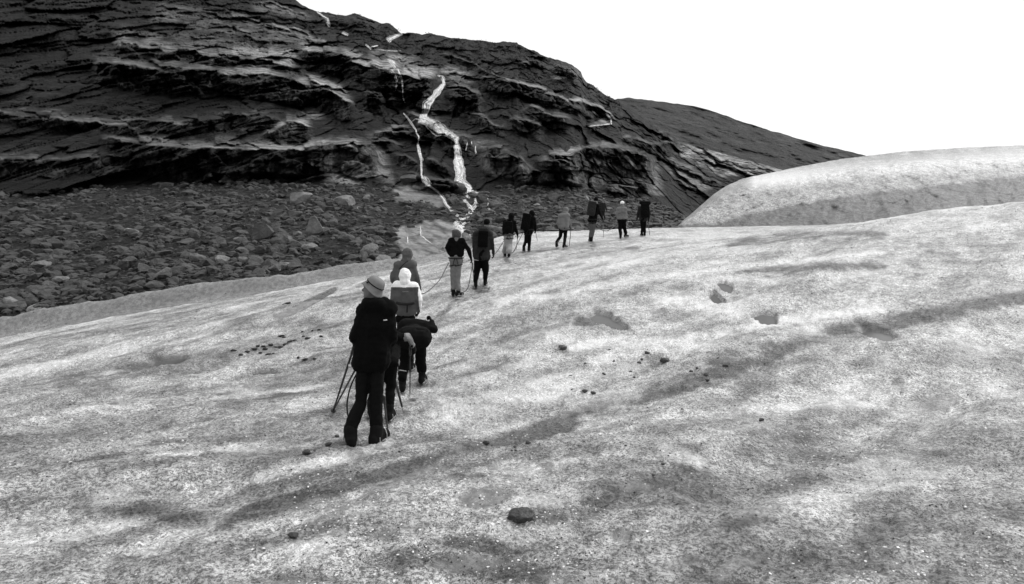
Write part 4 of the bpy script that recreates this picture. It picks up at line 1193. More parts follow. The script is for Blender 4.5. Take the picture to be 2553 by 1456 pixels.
def hand_prims(w, dirv, side, grip=None, k=1.0):
    """palm, four curled fingers of unequal length and a thumb leaving its side"""
    d = dirv.normalized()
    inw = V3((-side, .25, 0)).normalized()
    n = (inw - d * inw.dot(d)).normalized()          # towards the palm's inside
    s = d.cross(n).normalized()                       # across the knuckles
    if s.y < 0: s = -s
    pr = [ell(w + d * (.05 * k), (.042 * k, .020 * k, .05 * k), (s, n, d))]
    for i, ln in enumerate((.9, 1.0, .95, .78)):
        b = w + d * (.085 * k) + s * ((.032 - .0215 * i) * k)
        p1 = b + (d * .034 + n * .012) * (ln * k)
        p2 = p1 + (d * .012 + n * .027) * (ln * k)
        p3 = p2 + (-d * .014 + n * .016) * (ln * k)
        pr += [cap(b, p1, .0115 * k, .0105 * k, 8), cap(p1, p2, .0105 * k, .0098 * k, 8), cap(p2, p3, .0098 * k, .0088 * k, 8)]
    b = w + d * (.03 * k) + s * (.034 * k) + n * (.006 * k)
    p1 = b + (s * .022 + d * .024 + n * .016) * k
    p2 = p1 + (d * .018 + n * .022 - s * .006) * k
    pr += [cap(b, p1, .013 * k, .0115 * k, 8), cap(p1, p2, .0115 * k, .0095 * k, 8)]
    return pr

def person(label, feet, J, C, near=False, head=None, face=(0, 1, 0), R=None, hood=None, group=None, toes=None, parts=None, gloves=None):
    """feet: boot soles in px; J: joints px (x, y, depth offset); C: materials"""
    fl, fr = (hit(*feet[0], lambda a, b: H(a, b)), hit(*feet[1], lambda a, b: H(a, b)))
    fl = fl + V3((0, 0, .035)); fr = fr + V3((0, 0, .035))
    D = (fl.y + fr.y) / 2
    # keep stride plausible
    for f in (fl, fr):
        if abs(f.y - D) > .32:
            s_ = (D + .32 * (1 if f.y > D else -1)) / f.y
            f *= s_
    base = (fl + fr) / 2
    def P(k):
        x, y, dy = (J[k] + (0,))[:3]
        return px3(x, y, D + dy)
    R = dict(dict(bs=1.0, thigh=.088, knee=.07, shin=.066, ankle=.062, up=.066, el=.056, wr=.046, chest=.118, waist=.128, hip=.13, neck=.07), **(R or {}))
    lead = 'bucket hat' in label
    vox = .011 if lead else (.0165 if near else .021)
    fold = .019 if near else .015
    toes = toes or (V3((-.12, 1, 0)), V3((.12, 1, 0)))
    aL, aR = fl + V3((0, -.02, .11)), fr + V3((0, -.02, .11))
    sL, sR, eL, eR, wL, wR = [P(k) for k in ('sL', 'sR', 'eL', 'eR', 'wL', 'wR')]
    hL, hR, kL, kR, nk = [P(k) for k in ('hL', 'hR', 'kL', 'kR', 'nk')]
    hc = px3(head[0], head[1], D + (head[2] if len(head) > 2 else .03))
    f = V3(face).normalized(); up = V3((0, 0, 1))
    if len(head) > 3: up = V3(head[3]).normalized()
    rt = f.cross(up).normalized(); up = rt.cross(f)
    hs = head[4] if len(head) > 4 else 1.0
    # body: one skin
    def lim(a, b, ra, rb): return cap(a, b, ra, rb)
    body = [ell(hc + up * .012 * hs, (.075 * hs, .094 * hs, .105 * hs), (rt, f, up)), ell(hc + f * .03 * hs - up * .055 * hs, (.052 * hs, .058 * hs, .062 * hs), (rt, f, up)),
            cap(hc + f * .088 * hs + up * .018 * hs, hc + f * .116 * hs - up * .022 * hs, .009 * hs, .0155 * hs), cap(hc + f * .086 * hs + up * .03 * hs - rt * .03 * hs, hc + f * .086 * hs + up * .03 * hs + rt * .03 * hs, .016 * hs),
            cap(hc + f * .085 * hs - up * .052 * hs - rt * .016 * hs, hc + f * .085 * hs - up * .052 * hs + rt * .016 * hs, .012 * hs), ell(hc + f * .075 * hs - up * .088 * hs, (.024 * hs, .022 * hs, .02 * hs), (rt, f, up)),
            ell(hc + rt * .078 * hs - f * .01 * hs, (.012 * hs, .02 * hs, .032 * hs), (rt, f, up)), ell(hc - rt * .078 * hs - f * .01 * hs, (.012 * hs, .02 * hs, .032 * hs), (rt, f, up)),
            cap(hc - up * .04 * hs - f * .02 * hs, nk, .054, .058), cap(nk, (hL + hR) / 2, .085, .09), cap(sL.lerp(nk, .25), sR.lerp(nk, .25), .06), cap(hL, hR, .085),
            lim(sL, eL, .048, .04), lim(eL, wL, .038, .028), lim(sR, eR, .048, .04), lim(eR, wR, .038, .028),
            lim(hL, kL, .072, .052), lim(kL, aL, .048, .036), lim(hR, kR, .072, .052), lim(kR, aR, .048, .036), cap(aL, aL + V3((0, 0, -.05)), .036), cap(aR, aR + V3((0, 0, -.05)), .036)]
    bo = garment('person', body, base, M_skin, None, .011 if lead else .019, 3)
    tag(bo, label, 'person', group)
    # eyes
    for s_ in (-1, 1):
        e = hc + f * .081 * hs + up * .006 * hs + rt * (.03 * s_ * hs)
        garment('eye', [ell(e, (.012, .012, .011), None, 1)], base, M_strap, bo, remesh=False)
    # trousers
    tr = [cap(hL, hR, R['hip'] * .93), cap(hL, kL, R['thigh'], R['knee']), cap(kL, aL + V3((0, 0, .06)), R['shin'], R['ankle']), cap(hR, kR, R['thigh'], R['knee']), cap(kR, aR + V3((0, 0, .06)), R['shin'], R['ankle']), cap((hL + hR) / 2, (hL + hR) / 2 + (nk - (hL + hR) / 2) * .25, R['hip'] * .9)]
    garment('trousers', tr, base, C['legs'], bo, vox, 4, fold, 8, seed=len(QUEUE))
    # jacket
    top = nk.lerp((sL + sR) / 2, .35)
    hm = P('hem') if 'hem' in J else (hL + hR) / 2
    dh = hm - (hL + hR) / 2
    ja = [cap(sL.lerp(top, .12), sR.lerp(top, .12), R['chest'] * .82), cap(top + V3((0, 0, -.09)), hm, R['chest'], R['waist']), cap(sL.lerp(sR, .2) + V3((0, 0, -.12)), hL + dh, R['chest'] * .88, R['waist'] * .95), cap(sR.lerp(sL, .2) + V3((0, 0, -.12)), hR + dh, R['chest'] * .88, R['waist'] * .95),
          cap(hL + dh, hR + dh, R['hip']), cap(nk, nk + (hc - nk) * .3, R['neck'], R['neck'] * .85),
          cap(sL, eL, R['up'] * 1.08, R['el']), cap(eL, wL, R['el'], R['wr']), cap(sR, eR, R['up'] * 1.08, R['el']), cap(eR, wR, R['el'], R['wr'])]
    if parts: ja += parts(P, locals())
    if hood == 'down': ja += [ell(nk + V3((0, -.10, .0)), (.14, .075, .085)), cap(nk + V3((-.1, -.03, .02)), nk + V3((.1, -.03, .02)), .06)]
    garment('jacket', ja, base, C['top'], bo, vox, 4, fold * 1.15, 7.5, matfn=C.get('fn'), seed=len(QUEUE) + 3)
    if hood == 'up':
        hd_ = [ell(hc - f * .02 + up * .012, (.108, .118, .132), (rt, f, up)), cap(hc - up * .06 - f * .03, nk + V3((0, -.01, .0)), .098, .105)]
        garment('hood', hd_, base, C['hood'], bo, vox * .8, 3, fold * .9, 14, seed=len(QUEUE))
    # boots with crampons
    for ft, an, td in ((fl, aL, toes[0]), (fr, aR, toes[1])):
        td = V3(td).normalized(); bs = R['bs']
        bt = [cap(an + V3((0, 0, .05)), ft + V3((0, -.01, .07)) - td * .02, .058 * bs, .055 * bs), cap(ft - td * .06 + V3((0, 0, .052)), ft + td * .15 + V3((0, 0, .045)), .048 * bs, .042 * bs), cap(ft - td * .07 + V3((0, 0, .022)), ft + td * .17 + V3((0, 0, .022)), .044 * bs, .038 * bs)]
        b_ = garment('boot', bt, base, M_boot, bo, .011 if lead else .018, 2, .003, 20)
        cr = [rbox(ft + td * .05 + V3((0, 0, -.004)), (.045, .13, .007), (td.cross(V3((0, 0, 1))), td, V3((0, 0, 1))))]
        for q in (-.07, -.02, .06, .11, .17):
            for s_ in (-1, 1):
                a_ = ft + td * q + td.cross(V3((0, 0, 1))) * (.036 * s_)
                cr.append(cap(a_ + V3((0, 0, .0)), a_ + V3((0, 0, -.035)), .006, .001, 6))
        for q in (-.04, .09):
            w_ = td.cross(V3((0, 0, 1)))
            pts_ = [ft + td * q + w_ * (.056 * bs * math.cos(t_)) + V3((0, 0, .01 + .1 * bs * math.sin(t_))) for t_ in np.linspace(0, math.pi, 9)]
            for u_, v_ in zip(pts_[:-1], pts_[1:]): cr.append(cap(u_, v_, .006, .006, 6))
        garment('crampon', cr, base, M_metal, b_, remesh=False)
    # gloves / hands
    gl = gloves or (C.get('glove', C_black),) * 2
    for w, e, sd, gm_ in ((wL, eL, -1, gl[0]), (wR, eR, 1, gl[1])):
        hp = hand_prims(w, w - e, sd)
        hp.append(cap(w - (w - e).normalized() * .02, w + (w - e).normalized() * .02, .034, .03))
        garment('glove', hp, base, gm_, bo, .0085 if near else .011, 1)
    return dict(o=bo, base=base, D=D, hc=hc, f=f, rt=rt, up=up, wL=wL, wR=wR, nk=nk, hL=hL, hR=hR, kL=kL, kR=kR, sL=sL, sR=sR, P=P)

def strap(p, name, pts, r=.014, mat=None, child=True):
    return tube_mesh(name, spline(pts, 20), r, mat or M_strap, p['o'], p['base'])

def harness(p, waist=.135, leg=.093, z=.06):
    """sit harness: belt, two leg loops, back strap"""
    c = (p['hL'] + p['hR']) / 2 + V3((0, 0, z))
    hw = (p['hR'] - p['hL']).length / 2
    belt = [c + V3(((waist + hw) * 1.0 * math.cos(t_), (waist + .012) * math.sin(t_), 0)) for t_ in np.linspace(0, 2 * math.pi, 25)]
    tube_mesh('harness_belt', belt, .016, M_strap, p['o'], p['base'])
    for h_, k_ in ((p['hL'], p['kL']), (p['hR'], p['kR'])):
        m = h_.lerp(k_, .3)
        tube_mesh('leg_loop', [m + V3((leg * math.cos(t_), leg * math.sin(t_), .02 * math.cos(t_))) for t_ in np.linspace(0, 2 * math.pi, 21)], .013, M_strap, p['o'], p['base'])
    for s_ in (-1, 1):
        tube_mesh('harness_strap', [c + V3((.02 * s_, -waist - .012, 0)), c + V3((.05 * s_, -waist - .02, -.1)), (p['hL'] if s_ < 0 else p['hR']).lerp(p['kL'] if s_ < 0 else p['kR'], .3) + V3((0, -leg, .01))], .009, M_strap, p['o'], p['base'])

def bucket_hat(p, c, axis, mat, band=True):
    ax = V3(axis).normalized(); u = ax.orthogonal().normalized(); v = ax.cross(u)
    prof = [(.135, -.042), (.130, -.036), (.116, -.008), (.106, .008), (.101, .045), (.093, .075), (.078, .096), (.05, .105), (.001, .107)]
    inner = [(.001, .1), (.05, .098), (.075, .088), (.09, .045), (.099, .008), (.112, -.012), (.131, -.045)]
    V, F = [], []
    pr = inner + prof
    S = 36
    for i, (r, h) in enumerate(pr):
        for s in range(S):
            a = 2 * math.pi * s / S
            rr = r * (1 + .03 * math.sin(3 * a + i * .2)) if r > .11 else r
            V.append((c + u * (rr * math.cos(a)) + v * (rr * math.sin(a)) + ax * (h + (.012 * math.sin(2 * a + 1) if r > .11 else 0)) - p['base'])[:])
    for i in range(len(pr) - 1):
        for s in range(S):
            F.append((i * S + s, i * S + (s + 1) % S, (i + 1) * S + (s + 1) % S, (i + 1) * S + s))
    me = bpy.data.meshes.new('hat'); me.from_pydata(V, [], F); me.materials.append(mat)
    bm = bmesh.new(); bm.from_mesh(me); bmesh.ops.remove_doubles(bm, verts=bm.verts, dist=.002); bmesh.ops.recalc_face_normals(bm, faces=bm.faces); bm.to_mesh(me); bm.free()
    me.polygons.foreach_set('use_smooth', np.ones(len(me.polygons), bool))
    o = bpy.data.objects.new('hat', me); COL.objects.link(o); o.parent = p['o']
    if band:
        pts = [c + u * (.1035 * math.cos(a)) + v * (.1035 * math.sin(a)) + ax * .03 for a in np.linspace(0, 2 * math.pi, 37)]
        tube_mesh('hat_band', pts, .006, C_char, o, p['base'])
    return o

def cap_hat(p, mat, visor=True):
    f, up, rt = p['f'], p['up'], p['rt']; c = p['hc'] + up * .035
    pr = [ell(c, (.088, .105, .085), (rt, f, up))]
    if visor: pr.append(ell(c + f * .12 - up * .005, (.07, .075, .012), (rt, (f - up * .15).normalized(), up)))
    return garment('hat', pr, p['base'], mat, p['o'], .012, 2)

def beanie(p, mat):
    f, up, rt = p['f'], p['up'], p['rt']
    return garment('hat', [ell(p['hc'] + up * .03 - f * .008, (.09, .108, .105), (rt, f, up))], p['base'], mat, p['o'], .012, 2, .004, 18)

def backpack(label, p, size, off=(0, 0, 0), mat=None, lid=True, roll=None, panel=None, lean=0.0, group='backpacks of the walkers'):
    """rucksack on the back: body, lid, pockets and shoulder straps"""
    mid = (p['sL'] + p['sR']) / 2
    dn = ((p['hL'] + p['hR']) / 2 - mid).normalized()
    upv = -dn
    rtv = V3((1, 0, 0)); rtv = (rtv - upv * rtv.dot(upv)).normalized()
    bk = rtv.cross(upv).normalized()
    if bk.y > 0: bk = -bk
    w, d, h = size
    c = mid + dn * (h * .78) + bk * (.13 + d) + V3(off)
    e = bpy.data.objects.new('backpack', None); COL.objects.link(e); e.location = c; e.empty_display_size = .1
    tag(e, label, 'backpack', group)
    ax = (rtv, bk, upv)
    garment('pack_body', [rbox(c, (w, d, h), ax), ell(c + dn * h * .45 + bk * d * .35, (w * .92, d * .9, h * .6), ax)], c, mat, e, .02, 2, .012, 9, seed=len(QUEUE))
    if lid: garment('pack_lid', [rbox(c + upv * (h * 1.02), (w * .95, d * 1.05, .055), ax)], c, mat, e, .018, 1, .006, 12)
    garment('pack_pocket', [ell(c + bk * d * .95 + dn * h * .3, (w * .75, d * .42, h * .5), ax)], c, mat, e, .018, 1, .006, 12)
    if roll: garment('bedroll', [cap(c + upv * (h * 1.0 + .09) - rtv * w * .95, c + upv * (h * 1.0 + .09) + rtv * w * .95, .085)], c, roll, e, .018, 2, .006, 12)
    for s_ in (-1, 1):
        sh = p['sR'] if s_ > 0 else p['sL']
        sh = sh.lerp(mid, .42)
        pts = [c - bk * d * .8 + upv * h * .8 + rtv * (w * .5 * s_), sh + V3((0, 0, .115)), sh + V3((0, .12, .02)), sh + V3((0, .13, -.2)), c - bk * (d + .2) + dn * h * .7 + rtv * (w * .9 * s_), c - bk * d * .7 + dn * h * .7 + rtv * (w * .8 * s_)]
        tube_mesh('shoulder_strap', spline(pts, 24), .018, M_strap, e, c)
    return e

def pole(label, top, tip, mat, r=.011, axe=False, basket=True, lower=None, group='poles and ice axes', hd=(1, 0, 0)):
    """trekking pole or ice axe from its top to its point in the ice"""
    top, tip = V3(top), V3(tip)
    d = (tip - top).normalized(); L = (tip - top).length
    e = bpy.data.objects.new('ice_axe' if axe else 'trekking_pole', None); COL.objects.link(e); e.location = tip; e.empty_display_size = .1
    tag(e, label, 'ice axe' if axe else 'pole', group)
    tube_mesh('shaft', [top + d * .05, top + d * (L * .55)], r, mat, e, tip)
    tube_mesh('lower_shaft', [top + d * (L * .55), tip - d * .06], [r * .95, r * .8], lower or mat, e, tip)
    tube_mesh('point', [tip - d * .07, tip + d * .03], [r * .7, .002], M_metal, e, tip)
    u = V3(hd); u = (u - d * u.dot(d)).normalized()
    if axe:
        tube_mesh('pick', spline([top + u * .02, top + u * .09 + d * .004, top + u * .17 + d * .03], 10), [.012 - .0009 * i for i in range(11)], M_metal, e, tip, 6)
        tube_mesh('adze', [top - u * .01, top - u * .05, top - u * .09 + d * .01], [.01, .014, .022], M_metal, e, tip, 6)
        tube_mesh('head_socket', [top - d * .01, top + d * .07], r * 1.35, M_metal, e, tip)
    else:
        tube_mesh('grip', [top - d * .02, top, top + d * .05, top + d * .12, top + d * .14], [.012, .02, .017, .018, .012], M_shaft_b, e, tip, 9)
        if basket: tube_mesh('basket', [tip - d * .085, tip - d * .08, tip - d * .07], [.012, .032, .012], M_shaft_b, e, tip, 12)
    return e

def rope(label, pts, r=.0075, mat=None, n=40):
    pp = spline(pts, n)
    return tag(tube_mesh('climbing_rope', pp, r, mat or M_rope, None, pp[0]), label, 'rope', 'climbing ropes')

GR = 'hikers walking in line over the ice'
# 1  man in the bucket hat
p1 = person('man in grey bucket hat and long black jacket seen from behind, head turned left', [(875, 1112), (940, 1107)],
            dict(nk=(937, 757, .0), sL=(911, 777, .0), sR=(966, 775, 0), eL=(888, 838, -.04), wL=(893, 868, .2), eR=(978, 838, 0), wR=(966, 876, .22), hL=(909, 900), hR=(943, 900), kL=(898, 1004, .03), kR=(938, 1006, .03), hem=(925, 899)),
            dict(legs=C_char, top=C_black, glove=C_black), True, (929, 722, .0, (.34, 0, .94), 1.02), (-1, .28, .12), dict(bs=1.3, thigh=.094, knee=.072, shin=.074, ankle=.074, up=.082, el=.074, wr=.056, chest=.15, waist=.155, hip=.125, neck=.078), 'down', GR, (V3((-.35, 1, 0)), V3((.45, 1, 0))))
hat1 = bucket_hat(p1, p1['hc'] + V3((.018, -.01, .035)), (.58, -.06, .8), C_hat)
tube_mesh('hat_badge', [p1['hc'] + V3((-.03, -.118, .082)), p1['hc'] + V3((-.03, -.12, .098))], .012, M_strap, hat1, p1['base'])
tg_ = px3(961, 798, p1['D'] - .155)
tube_mesh('reflective_tag', [tg_ + V3((-.02, -.012, 0)), tg_ + V3((.02, -.012, .002))], .006, M_tag, p1['o'], p1['base'])
# 2  hiker bending behind him
p2 = person('dark trousered hiker mostly hidden behind the man in the hat, light sleeve on a pole', [(927, 1040), (972, 1050)],
            dict(nk=(958, 838, .52), sL=(935, 845, .45), sR=(994, 842, .42), eL=(925, 875, .5), wL=(935, 900, .6), eR=(1018, 838, .48), wR=(1029, 862, .55), hL=(948, 905, .05), hR=(975, 903, .05), kL=(938, 965, .08), kR=(974, 970, .04)),
            dict(legs=C_black, top=[C_black, C_grey, C_light], glove=C_char, fn=lambda c: np.where(c[:, 0] > .22, 1 + (np.sin(c[:, 0] * 60 + c[:, 2] * 25) > .3), 0)), True, (955, 835, .72), (0, 1, -.3), dict(chest=.11, waist=.115, hip=.11, up=.058, el=.052, wr=.042), None, GR)
beanie(p2, C_dark)
# 3  bending hiker
p3 = person('hiker in black bending forward right of the man in the hat, hips towards the viewer', [(1004, 978), (1053, 957)],
            dict(nk=(1035, 812, .62), sL=(1008, 812, .5), sR=(1062, 815, .5), eL=(1000, 848, .55), wL=(1010, 870, .6), eR=(1082, 822, .35), wR=(1076, 803, .5), hL=(1014, 842, .0), hR=(1048, 842, .0), kL=(1006, 905, .06), kR=(1048, 902, .06)),
            dict(legs=C_black, top=C_char, glove=C_char), True, (1040, 830, .85), (0, 1, -.6), dict(chest=.145, waist=.16, hip=.175, thigh=.1, knee=.085, shin=.078, ankle=.074, up=.08, el=.072), None, GR)
beanie(p3, C_black)
# 4  white jacket
def fn4(c):
    z = c[:, 2] - (p4z - p4b.z); x = c[:, 0] - (p4x - p4b.x)
    arm = np.abs(x + .005) > .150
    outer = np.abs(x + .005) > .243 - .05 * np.clip(z + .15, -.3, 0)
    return np.where(z > 0, 1, np.where(arm & outer, 1, 0))
feet4 = [(1003, 925), (1025, 925)]
_a, _b = hit(*feet4[0], H), hit(*feet4[1], H)
p4b = (_a + _b) / 2
p4z = px3(1010, 720, p4b.y).z; p4x = px3(1010.5, 720, p4b.y).x
p4 = person('hiker in white hooded jacket with grey lower back panel and black belt', feet4,
            dict(nk=(1010, 703, .0), sL=(987, 715), sR=(1034, 717), eL=(977, 744, -.03), wL=(981, 766, .08), eR=(1044, 746, -.03), wR=(1043, 773, .08), hL=(1000, 795), hR=(1021, 795), kL=(1000, 860, .04), kR=(1023, 860, .04), hem=(1010.5, 775)),
            dict(legs=C_black, top=[C_mid, C_white], hood=C_white, glove=C_black, fn=fn4), True, (1010, 688, .02), (0, 1, 0), dict(up=.07, el=.062, wr=.05, chest=.128, waist=.118, hip=.115), 'up', GR)
for nm_, pts_, r_ in (('belt', [(988, 755), (998, 757.5), (1010, 758), (1022, 757.5), (1033, 755)], .027), ('belt_strap', [(1016, 757), (1015.5, 768), (1015, 779)], .016)):
    tube_mesh(nm_, spline([px3(a, b, p4['D'] - .168 - .03 * math.cos((a - 1010) / 14)) for a, b in pts_], 12), r_, M_strap, p4['o'], p4['base'])
tube_mesh('logo', spline([px3(1003.5 + 2.1 * k, 727 + (1.0 if k % 2 else -.4), p4['D'] - .146) for k in range(8)], 30), .0035, C_light, p4['o'], p4['base'], 5)
# 5  grey hooded
p5 = person('hiker in plain dark grey hooded jacket in front of the white jacket', [(1000, 858), (1022, 862)],
            dict(nk=(1012, 652, .08), sL=(990, 663, .04), sR=(1030, 662, .04), eL=(977, 692, 0), wL=(986, 714, .2), eR=(1040, 690, 0), wR=(1046, 716, .1), hL=(999, 735, -.02), hR=(1020, 735, -.02), kL=(998, 795, .1), kR=(1020, 797, .04)),
            dict(legs=C_black, top=C_mid, hood=C_mid, glove=C_char), True, (1016, 636, .12), (.1, 1, -.1), dict(chest=.13, waist=.13, hip=.125), 'up', GR)
strap(p5, 'shoulder_sling', [px3(1018, 650, p5['D'] - .06), px3(1005, 660, p5['D'] - .13), px3(994, 672, p5['D'] - .12)], .009, C_dark)
harness(p5)
# 6  woman, hand on hip
p6 = person('woman in black jacket and grey trousers with harness, left hand on hip', [(1131, 739), (1143, 740)],
            dict(nk=(1139, 594), sL=(1124, 601), sR=(1155, 602), eL=(1114, 617, -.06), wL=(1120, 632, .05), eR=(1168, 622, .02), wR=(1174, 643, .08), hL=(1130, 648), hR=(1144, 648), kL=(1130, 692, .05), kR=(1141, 692, .02), hem=(1138, 632)),
            dict(legs=C_grey, top=C_black, glove=C_char), True, (1138.5, 582, .02), (0, 1, 0), dict(thigh=.096, knee=.075, shin=.07, ankle=.066, hip=.125, chest=.115, waist=.115, up=.062), None, GR, (V3((.1, 1, 0)), V3((.7, 1, 0))))
hp_ = [ell(p6['hc'] + V3((-.005, -.03, .0)), (.118, .11, .115)), ell(p6['hc'] + V3((-.05, -.03, -.06)), (.07, .07, .07)), ell(p6['hc'] + V3((.05, -.04, -.05)), (.07, .07, .08)), ell(p6['hc'] + V3((-.06, -.02, .05)), (.06, .06, .06))]
garment('hair', hp_, p6['base'], M_hair, p6['o'], .012, 2, .02, 22)
harness(p6, .12, .098, .05)
# 7  man with small pack
p7 = person('tall man in dark grey jacket and baggy black trousers beside the woman in grey trousers', [(1186, 718), (1210, 712)],
            dict(nk=(1207, 573, .05), sL=(1186, 584), sR=(1222, 584), eL=(1181, 612, .0), wL=(1182, 638, .1), eR=(1229, 608, 0), wR=(1230, 632, .05), hL=(1193, 640), hR=(1210, 640), kL=(1189, 676, .08), kR=(1211, 674, .02)),
            dict(legs=C_black, top=C_dark, glove=C_char), True, (1214, 557, .12), (.35, 1, -.1), dict(thigh=.11, knee=.1, shin=.085, ankle=.07, chest=.13, waist=.135, hip=.145, up=.07), 'down', GR)
beanie(p7, C_black)
backpack('small dark pack with grey front pocket on the man beside the woman', p7, (.14, .075, .19), (.02, .03, .0), C_black, True, None, C_dark)
# 8
p8 = person('walker with black hooded jacket and pale flared trousers', [(1259, 641), (1269, 642)],
            dict(nk=(1273, 549.5), sL=(1260, 555), sR=(1282, 555), eL=(1255, 570), wL=(1256.5, 585, .05), eR=(1286, 570), wR=(1290, 585, .08), hL=(1264, 588), hR=(1273, 588), kL=(1262, 612, .04), kR=(1270, 612, 0), hem=(1269, 578)),
            dict(legs=C_light, top=C_black, hood=C_black, glove=C_black), False, (1275, 540, .03), (.1, 1, 0), dict(thigh=.1, knee=.095, shin=.105, ankle=.11, hip=.115, chest=.125, waist=.125), 'up', GR)
harness(p8, .12, .11, .03)
backpack('flat black pack on the walker with pale flared trousers', p8, (.15, .07, .2), (-.04, 0, 0), C_black, False)
# 9
p9 = person('walker all in black with tall pack, second of the two close together', [(1306, 628), (1319, 627)],
            dict(nk=(1324, 541, .06), sL=(1314, 546, .02), sR=(1331, 546, .02), eL=(1312, 560, .05), wL=(1314, 573, .2), eR=(1335, 561), wR=(1335, 573, .08), hL=(1313, 577), hR=(1321, 577), kL=(1311, 600, .02), kR=(1320, 600, .05)),
            dict(legs=C_black, top=C_black, hood=C_black, glove=C_black), False, (1326.5, 533, .1), (.3, 1, 0), None, 'up', GR)
harness(p9)
backpack('tall black pack with pale strap worn by the walker all in black', p9, (.15, .12, .27), (-.14, .03, .06), C_black, True, None, C_dark)
# 10
p10 = person('stooping walker in plain mid grey hooded jacket and black trousers', [(1388, 617), (1407, 619)],
             dict(nk=(1409, 532, .15), sL=(1396, 540, .05), sR=(1416, 538, .05), eL=(1391, 555, 0), wL=(1394, 566, .2), eR=(1420, 554, .05), wR=(1423, 567, .15), hL=(1400, 566), hR=(1410, 566), kL=(1397, 590, .0), kR=(1409, 591, .12)),
             dict(legs=C_black, top=C_grey, hood=C_grey, glove=C_mid), False, (1411, 525, .22), (.25, 1, -.15), dict(up=.07, chest=.135, waist=.14, hip=.13), 'up', GR, (V3((.2, 1, 0)), V3((.8, 1, 0))))
# 11
p11 = person('walker with black jacket, grey trousers and loaded grey pack, right arm reaching to a pole', [(1471, 603), (1475, 603)],
             dict(nk=(1485, 506, .04), sL=(1476, 513), sR=(1490, 513), eL=(1473, 529, .05), wL=(1476, 543, .2), eR=(1495, 532, .02), wR=(1502, 545, .1), hL=(1473, 549), hR=(1481, 549), kL=(1474, 574, .06), kR=(1479, 575, .02)),
             dict(legs=C_mid, top=C_black, glove=C_black), False, (1486, 499, .08), (.3, 1, -.1), dict(thigh=.095, knee=.08, shin=.075, ankle=.07), None, GR)
beanie(p11, C_black); harness(p11, .125, .1, .03)
backpack('loaded grey and black pack on the walker reaching to a pole', p11, (.16, .14, .26), (-.14, 0, .05), C_dark, True, None, C_grey)
# 12
p12 = person('walker in white cap, light grey top and black trousers, second from the front', [(1547, 595), (1560, 592)],
             dict(nk=(1552, 514, .03), sL=(1541, 522), sR=(1559, 522), eL=(1537, 535), wL=(1540, 546, .12), eR=(1562, 537), wR=(1565, 549, .1), hL=(1546, 549), hR=(1556, 549), kL=(1546, 571, .02), kR=(1557, 570, .06), hem=(1551, 543)),
             dict(legs=C_black, top=C_grey, glove=C_grey), False, (1551.5, 507.5, .05), (.6, 1, 0), dict(up=.075, chest=.14, waist=.135, hip=.14, thigh=.1, knee=.085, shin=.085, ankle=.08), None, GR, (V3((.1, 1, 0)), V3((1, .8, 0))))
cap_hat(p12, C_white)
tube_mesh('waist_strap', [px3(1541, 533, p12['D'] - .12), px3(1550, 530, p12['D'] - .15), px3(1560, 531, p12['D'] - .12)], .012, C_mid, p12['o'], p12['base'])
# 13
p13 = person('foremost walker in dark clothes under a large dark pack, at the head of the line', [(1600, 589), (1607, 589)],
             dict(nk=(1605, 511, .12), sL=(1594, 519, .03), sR=(1616, 519, .03), eL=(1590, 533), wL=(1588, 545, .08), eR=(1620, 533), wR=(1617, 549, .1), hL=(1600, 547), hR=(1608, 547), kL=(1601, 568, .04), kR=(1607, 568, .02)),
             dict(legs=C_black, top=C_dark, glove=C_char), False, (1605, 506, .16), (0, 1, 0), None, None, GR)
beanie(p13, C_black)
backpack('large dark pack with a black roll on top on the foremost walker', p13, (.19, .13, .29), (0, 0, .06), C_black, True, C_black, C_dark)
# 14 distant person
_d14 = 40.0
p14p = mpoint(1505, 549)
class _F: pass
_H = H
def _flat14(a, b): return np.asarray(b) * 0 + 0
_hit = hit
def hit(X, Y, fn=None): return mpoint(X, Y, .05)
p14 = person('distant person with pale hat standing on the moraine behind the line', [(1502, 549), (1508, 549)],
             dict(nk=(1503, 503), sL=(1497, 508), sR=(1508, 508), eL=(1494, 517), wL=(1496, 525, .1), eR=(1511, 517), wR=(1513, 525, .05), hL=(1500, 526), hR=(1505, 526), kL=(1501, 537), kR=(1506, 537)),
             dict(legs=C_dark, top=C_dark, glove=C_black), False, (1505, 497.5, .03), (.2, 1, 0), None, None, 'people on the moraine')
hit = _hit
cap_hat(p14, C_light, False)

# ------------------------------------------------------------------ poles, axes, ropes
hh2 = lambda X, Y: hit(X, Y, H)
pole('black trekking pole slanting down left of the man in the hat', px3(882, 866, p1['D'] + .2), hh2(828, 1033), M_shaft_b, .013)
pole('grey ice axe slanting behind the black pole left of the man in the hat', px3(889, 915, p1['D'] + .15), hh2(832, 1022), M_shaft, .012, True)
pole('grey pole standing by the right leg of the man in the hat', px3(957, 990, p1['D'] + .1), hh2(967, 1076), M_shaft, .013, False, False)
pole('ice axe with grey upper and black lower shaft right of the man in the hat', px3(979, 925, p2['D'] + .1), hh2(1005, 1024), M_shaft, .016, True, lower=M_shaft_b)
pole('thin upright pole under the light sleeved hand between two hikers', px3(1023, 866, p2['D'] + .62), hh2(1022, 988), M_shaft_b, .009, False, False)
pole('ice axe in the right hand of the woman in grey trousers', px3(1176, 648, p6['D'] + .1), hh2(1182, 702), M_shaft_b, .012, True)
pole('thin axe shaft held by the walker with pale flared trousers', px3(1291, 589, p8['D'] + .1), hh2(1287, 622), M_shaft, .012, True)
pole('ice axe in the hand of the walker all in black', px3(1335, 577, p9['D'] + .1), hh2(1340, 600), M_shaft, .011, True)
pole('ice axe held by the stooping grey walker', px3(1424, 570, p10['D'] + .2), hh2(1419, 616), M_shaft_b, .013, True)
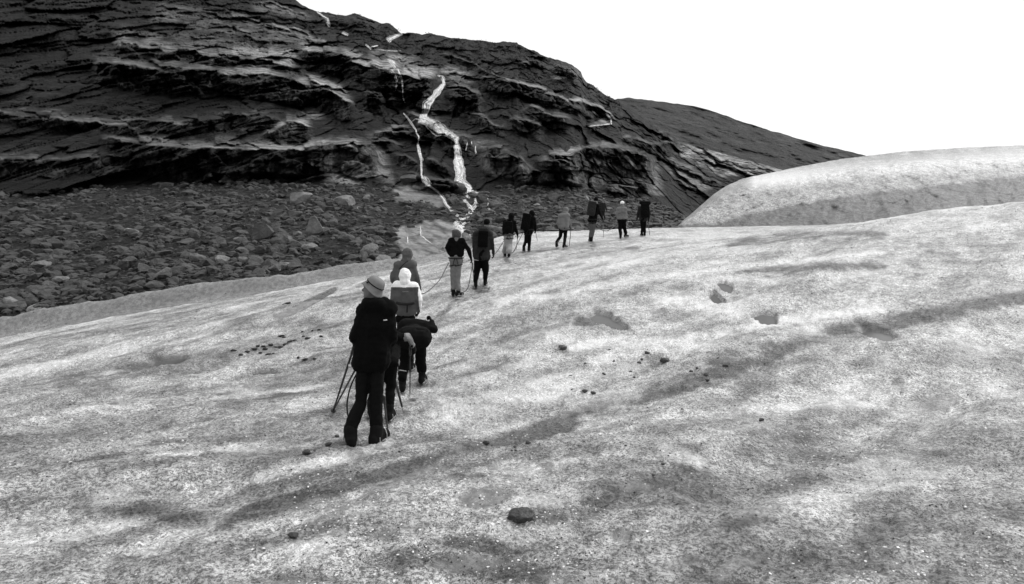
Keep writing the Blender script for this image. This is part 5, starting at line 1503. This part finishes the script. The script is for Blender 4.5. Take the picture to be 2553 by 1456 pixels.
pole('upright pole in front of the walker with loaded grey pack', px3(1503, 548, p11['D'] + .15), hh2(1505, 591), M_shaft, .014, False, False)
pole('bright ice axe of the walker in the white cap', px3(1566, 553, p12['D'] + .05), hh2(1556, 585), M_metal, .014, True)
pole('upright dark pole right of the foremost walker', px3(1616, 553, p13['D'] + .12), hh2(1620, 589), M_shaft, .014, False, False)
rope('dark rope loop hanging by the left leg of the man in the hat', [px3(887, 935, p1['D'] + .12), px3(874, 965, p1['D'] + .1), px3(866, 1000, p1['D'] + .08), px3(866, 1028, p1['D'] + .08), px3(871, 1045, p1['D'] + .02)], .009, M_rope_b)
D5, D6, D7, D8, D9 = p5['D'], p6['D'], p7['D'], p8['D'], p9['D']
rope('rope curving up from the grey hooded hiker to the woman in grey trousers', [px3(1046, 733, D5 + .3), px3(1060, 730, D5 + .8), px3(1078, 717, D5 + 1.5), px3(1098, 695, D6 - 1.0), px3(1112, 668, D6 - .3), px3(1119, 655, D6)], .011)
rope('rope looping on the ice between the woman and the tall man', [px3(1147, 730, D6 - .1), px3(1160, 726, D6), px3(1168, 713, D6 + .1), px3(1173, 688, D6 + .2), px3(1179, 655, D7)], .011)
rope('rope hanging along the left leg of the woman in grey trousers', [px3(1124, 662, D6 + .05), px3(1124, 695, D6 + .05), px3(1125, 728, D6 + .05)], .009)
rope('rope rising from the hand of the tall man to the walker in pale trousers', [px3(1231, 637, D7), px3(1240, 626, D7 + 2), px3(1250, 610, D8 - 1.5), px3(1262, 592, D8 - .1)], .013)
rope('rope sagging between the walker in pale trousers and the walker in black', [px3(1270, 632, D8), px3(1280, 628, D8 + .4), px3(1288, 612, D9 - 1), px3(1298, 592, D9 - .5), px3(1307, 575, D9 - .1)], .013)
rope('rope sagging between the stooping walker and the walker with loaded pack', [px3(1425, 572, p10['D'] + .1), px3(1438, 575, p10['D']), px3(1452, 572, p11['D'] - .1), px3(1470, 556, p11['D'])], .013)
rope('rope sagging between the loaded walker and the walker in the white cap', [px3(1484, 556, p11['D']), px3(1494, 570, p11['D'] + .8), px3(1506, 575, p11['D'] + 1.6), px3(1520, 573, p12['D'] - 1), px3(1540, 556, p12['D'])], .014)
bake_queue()
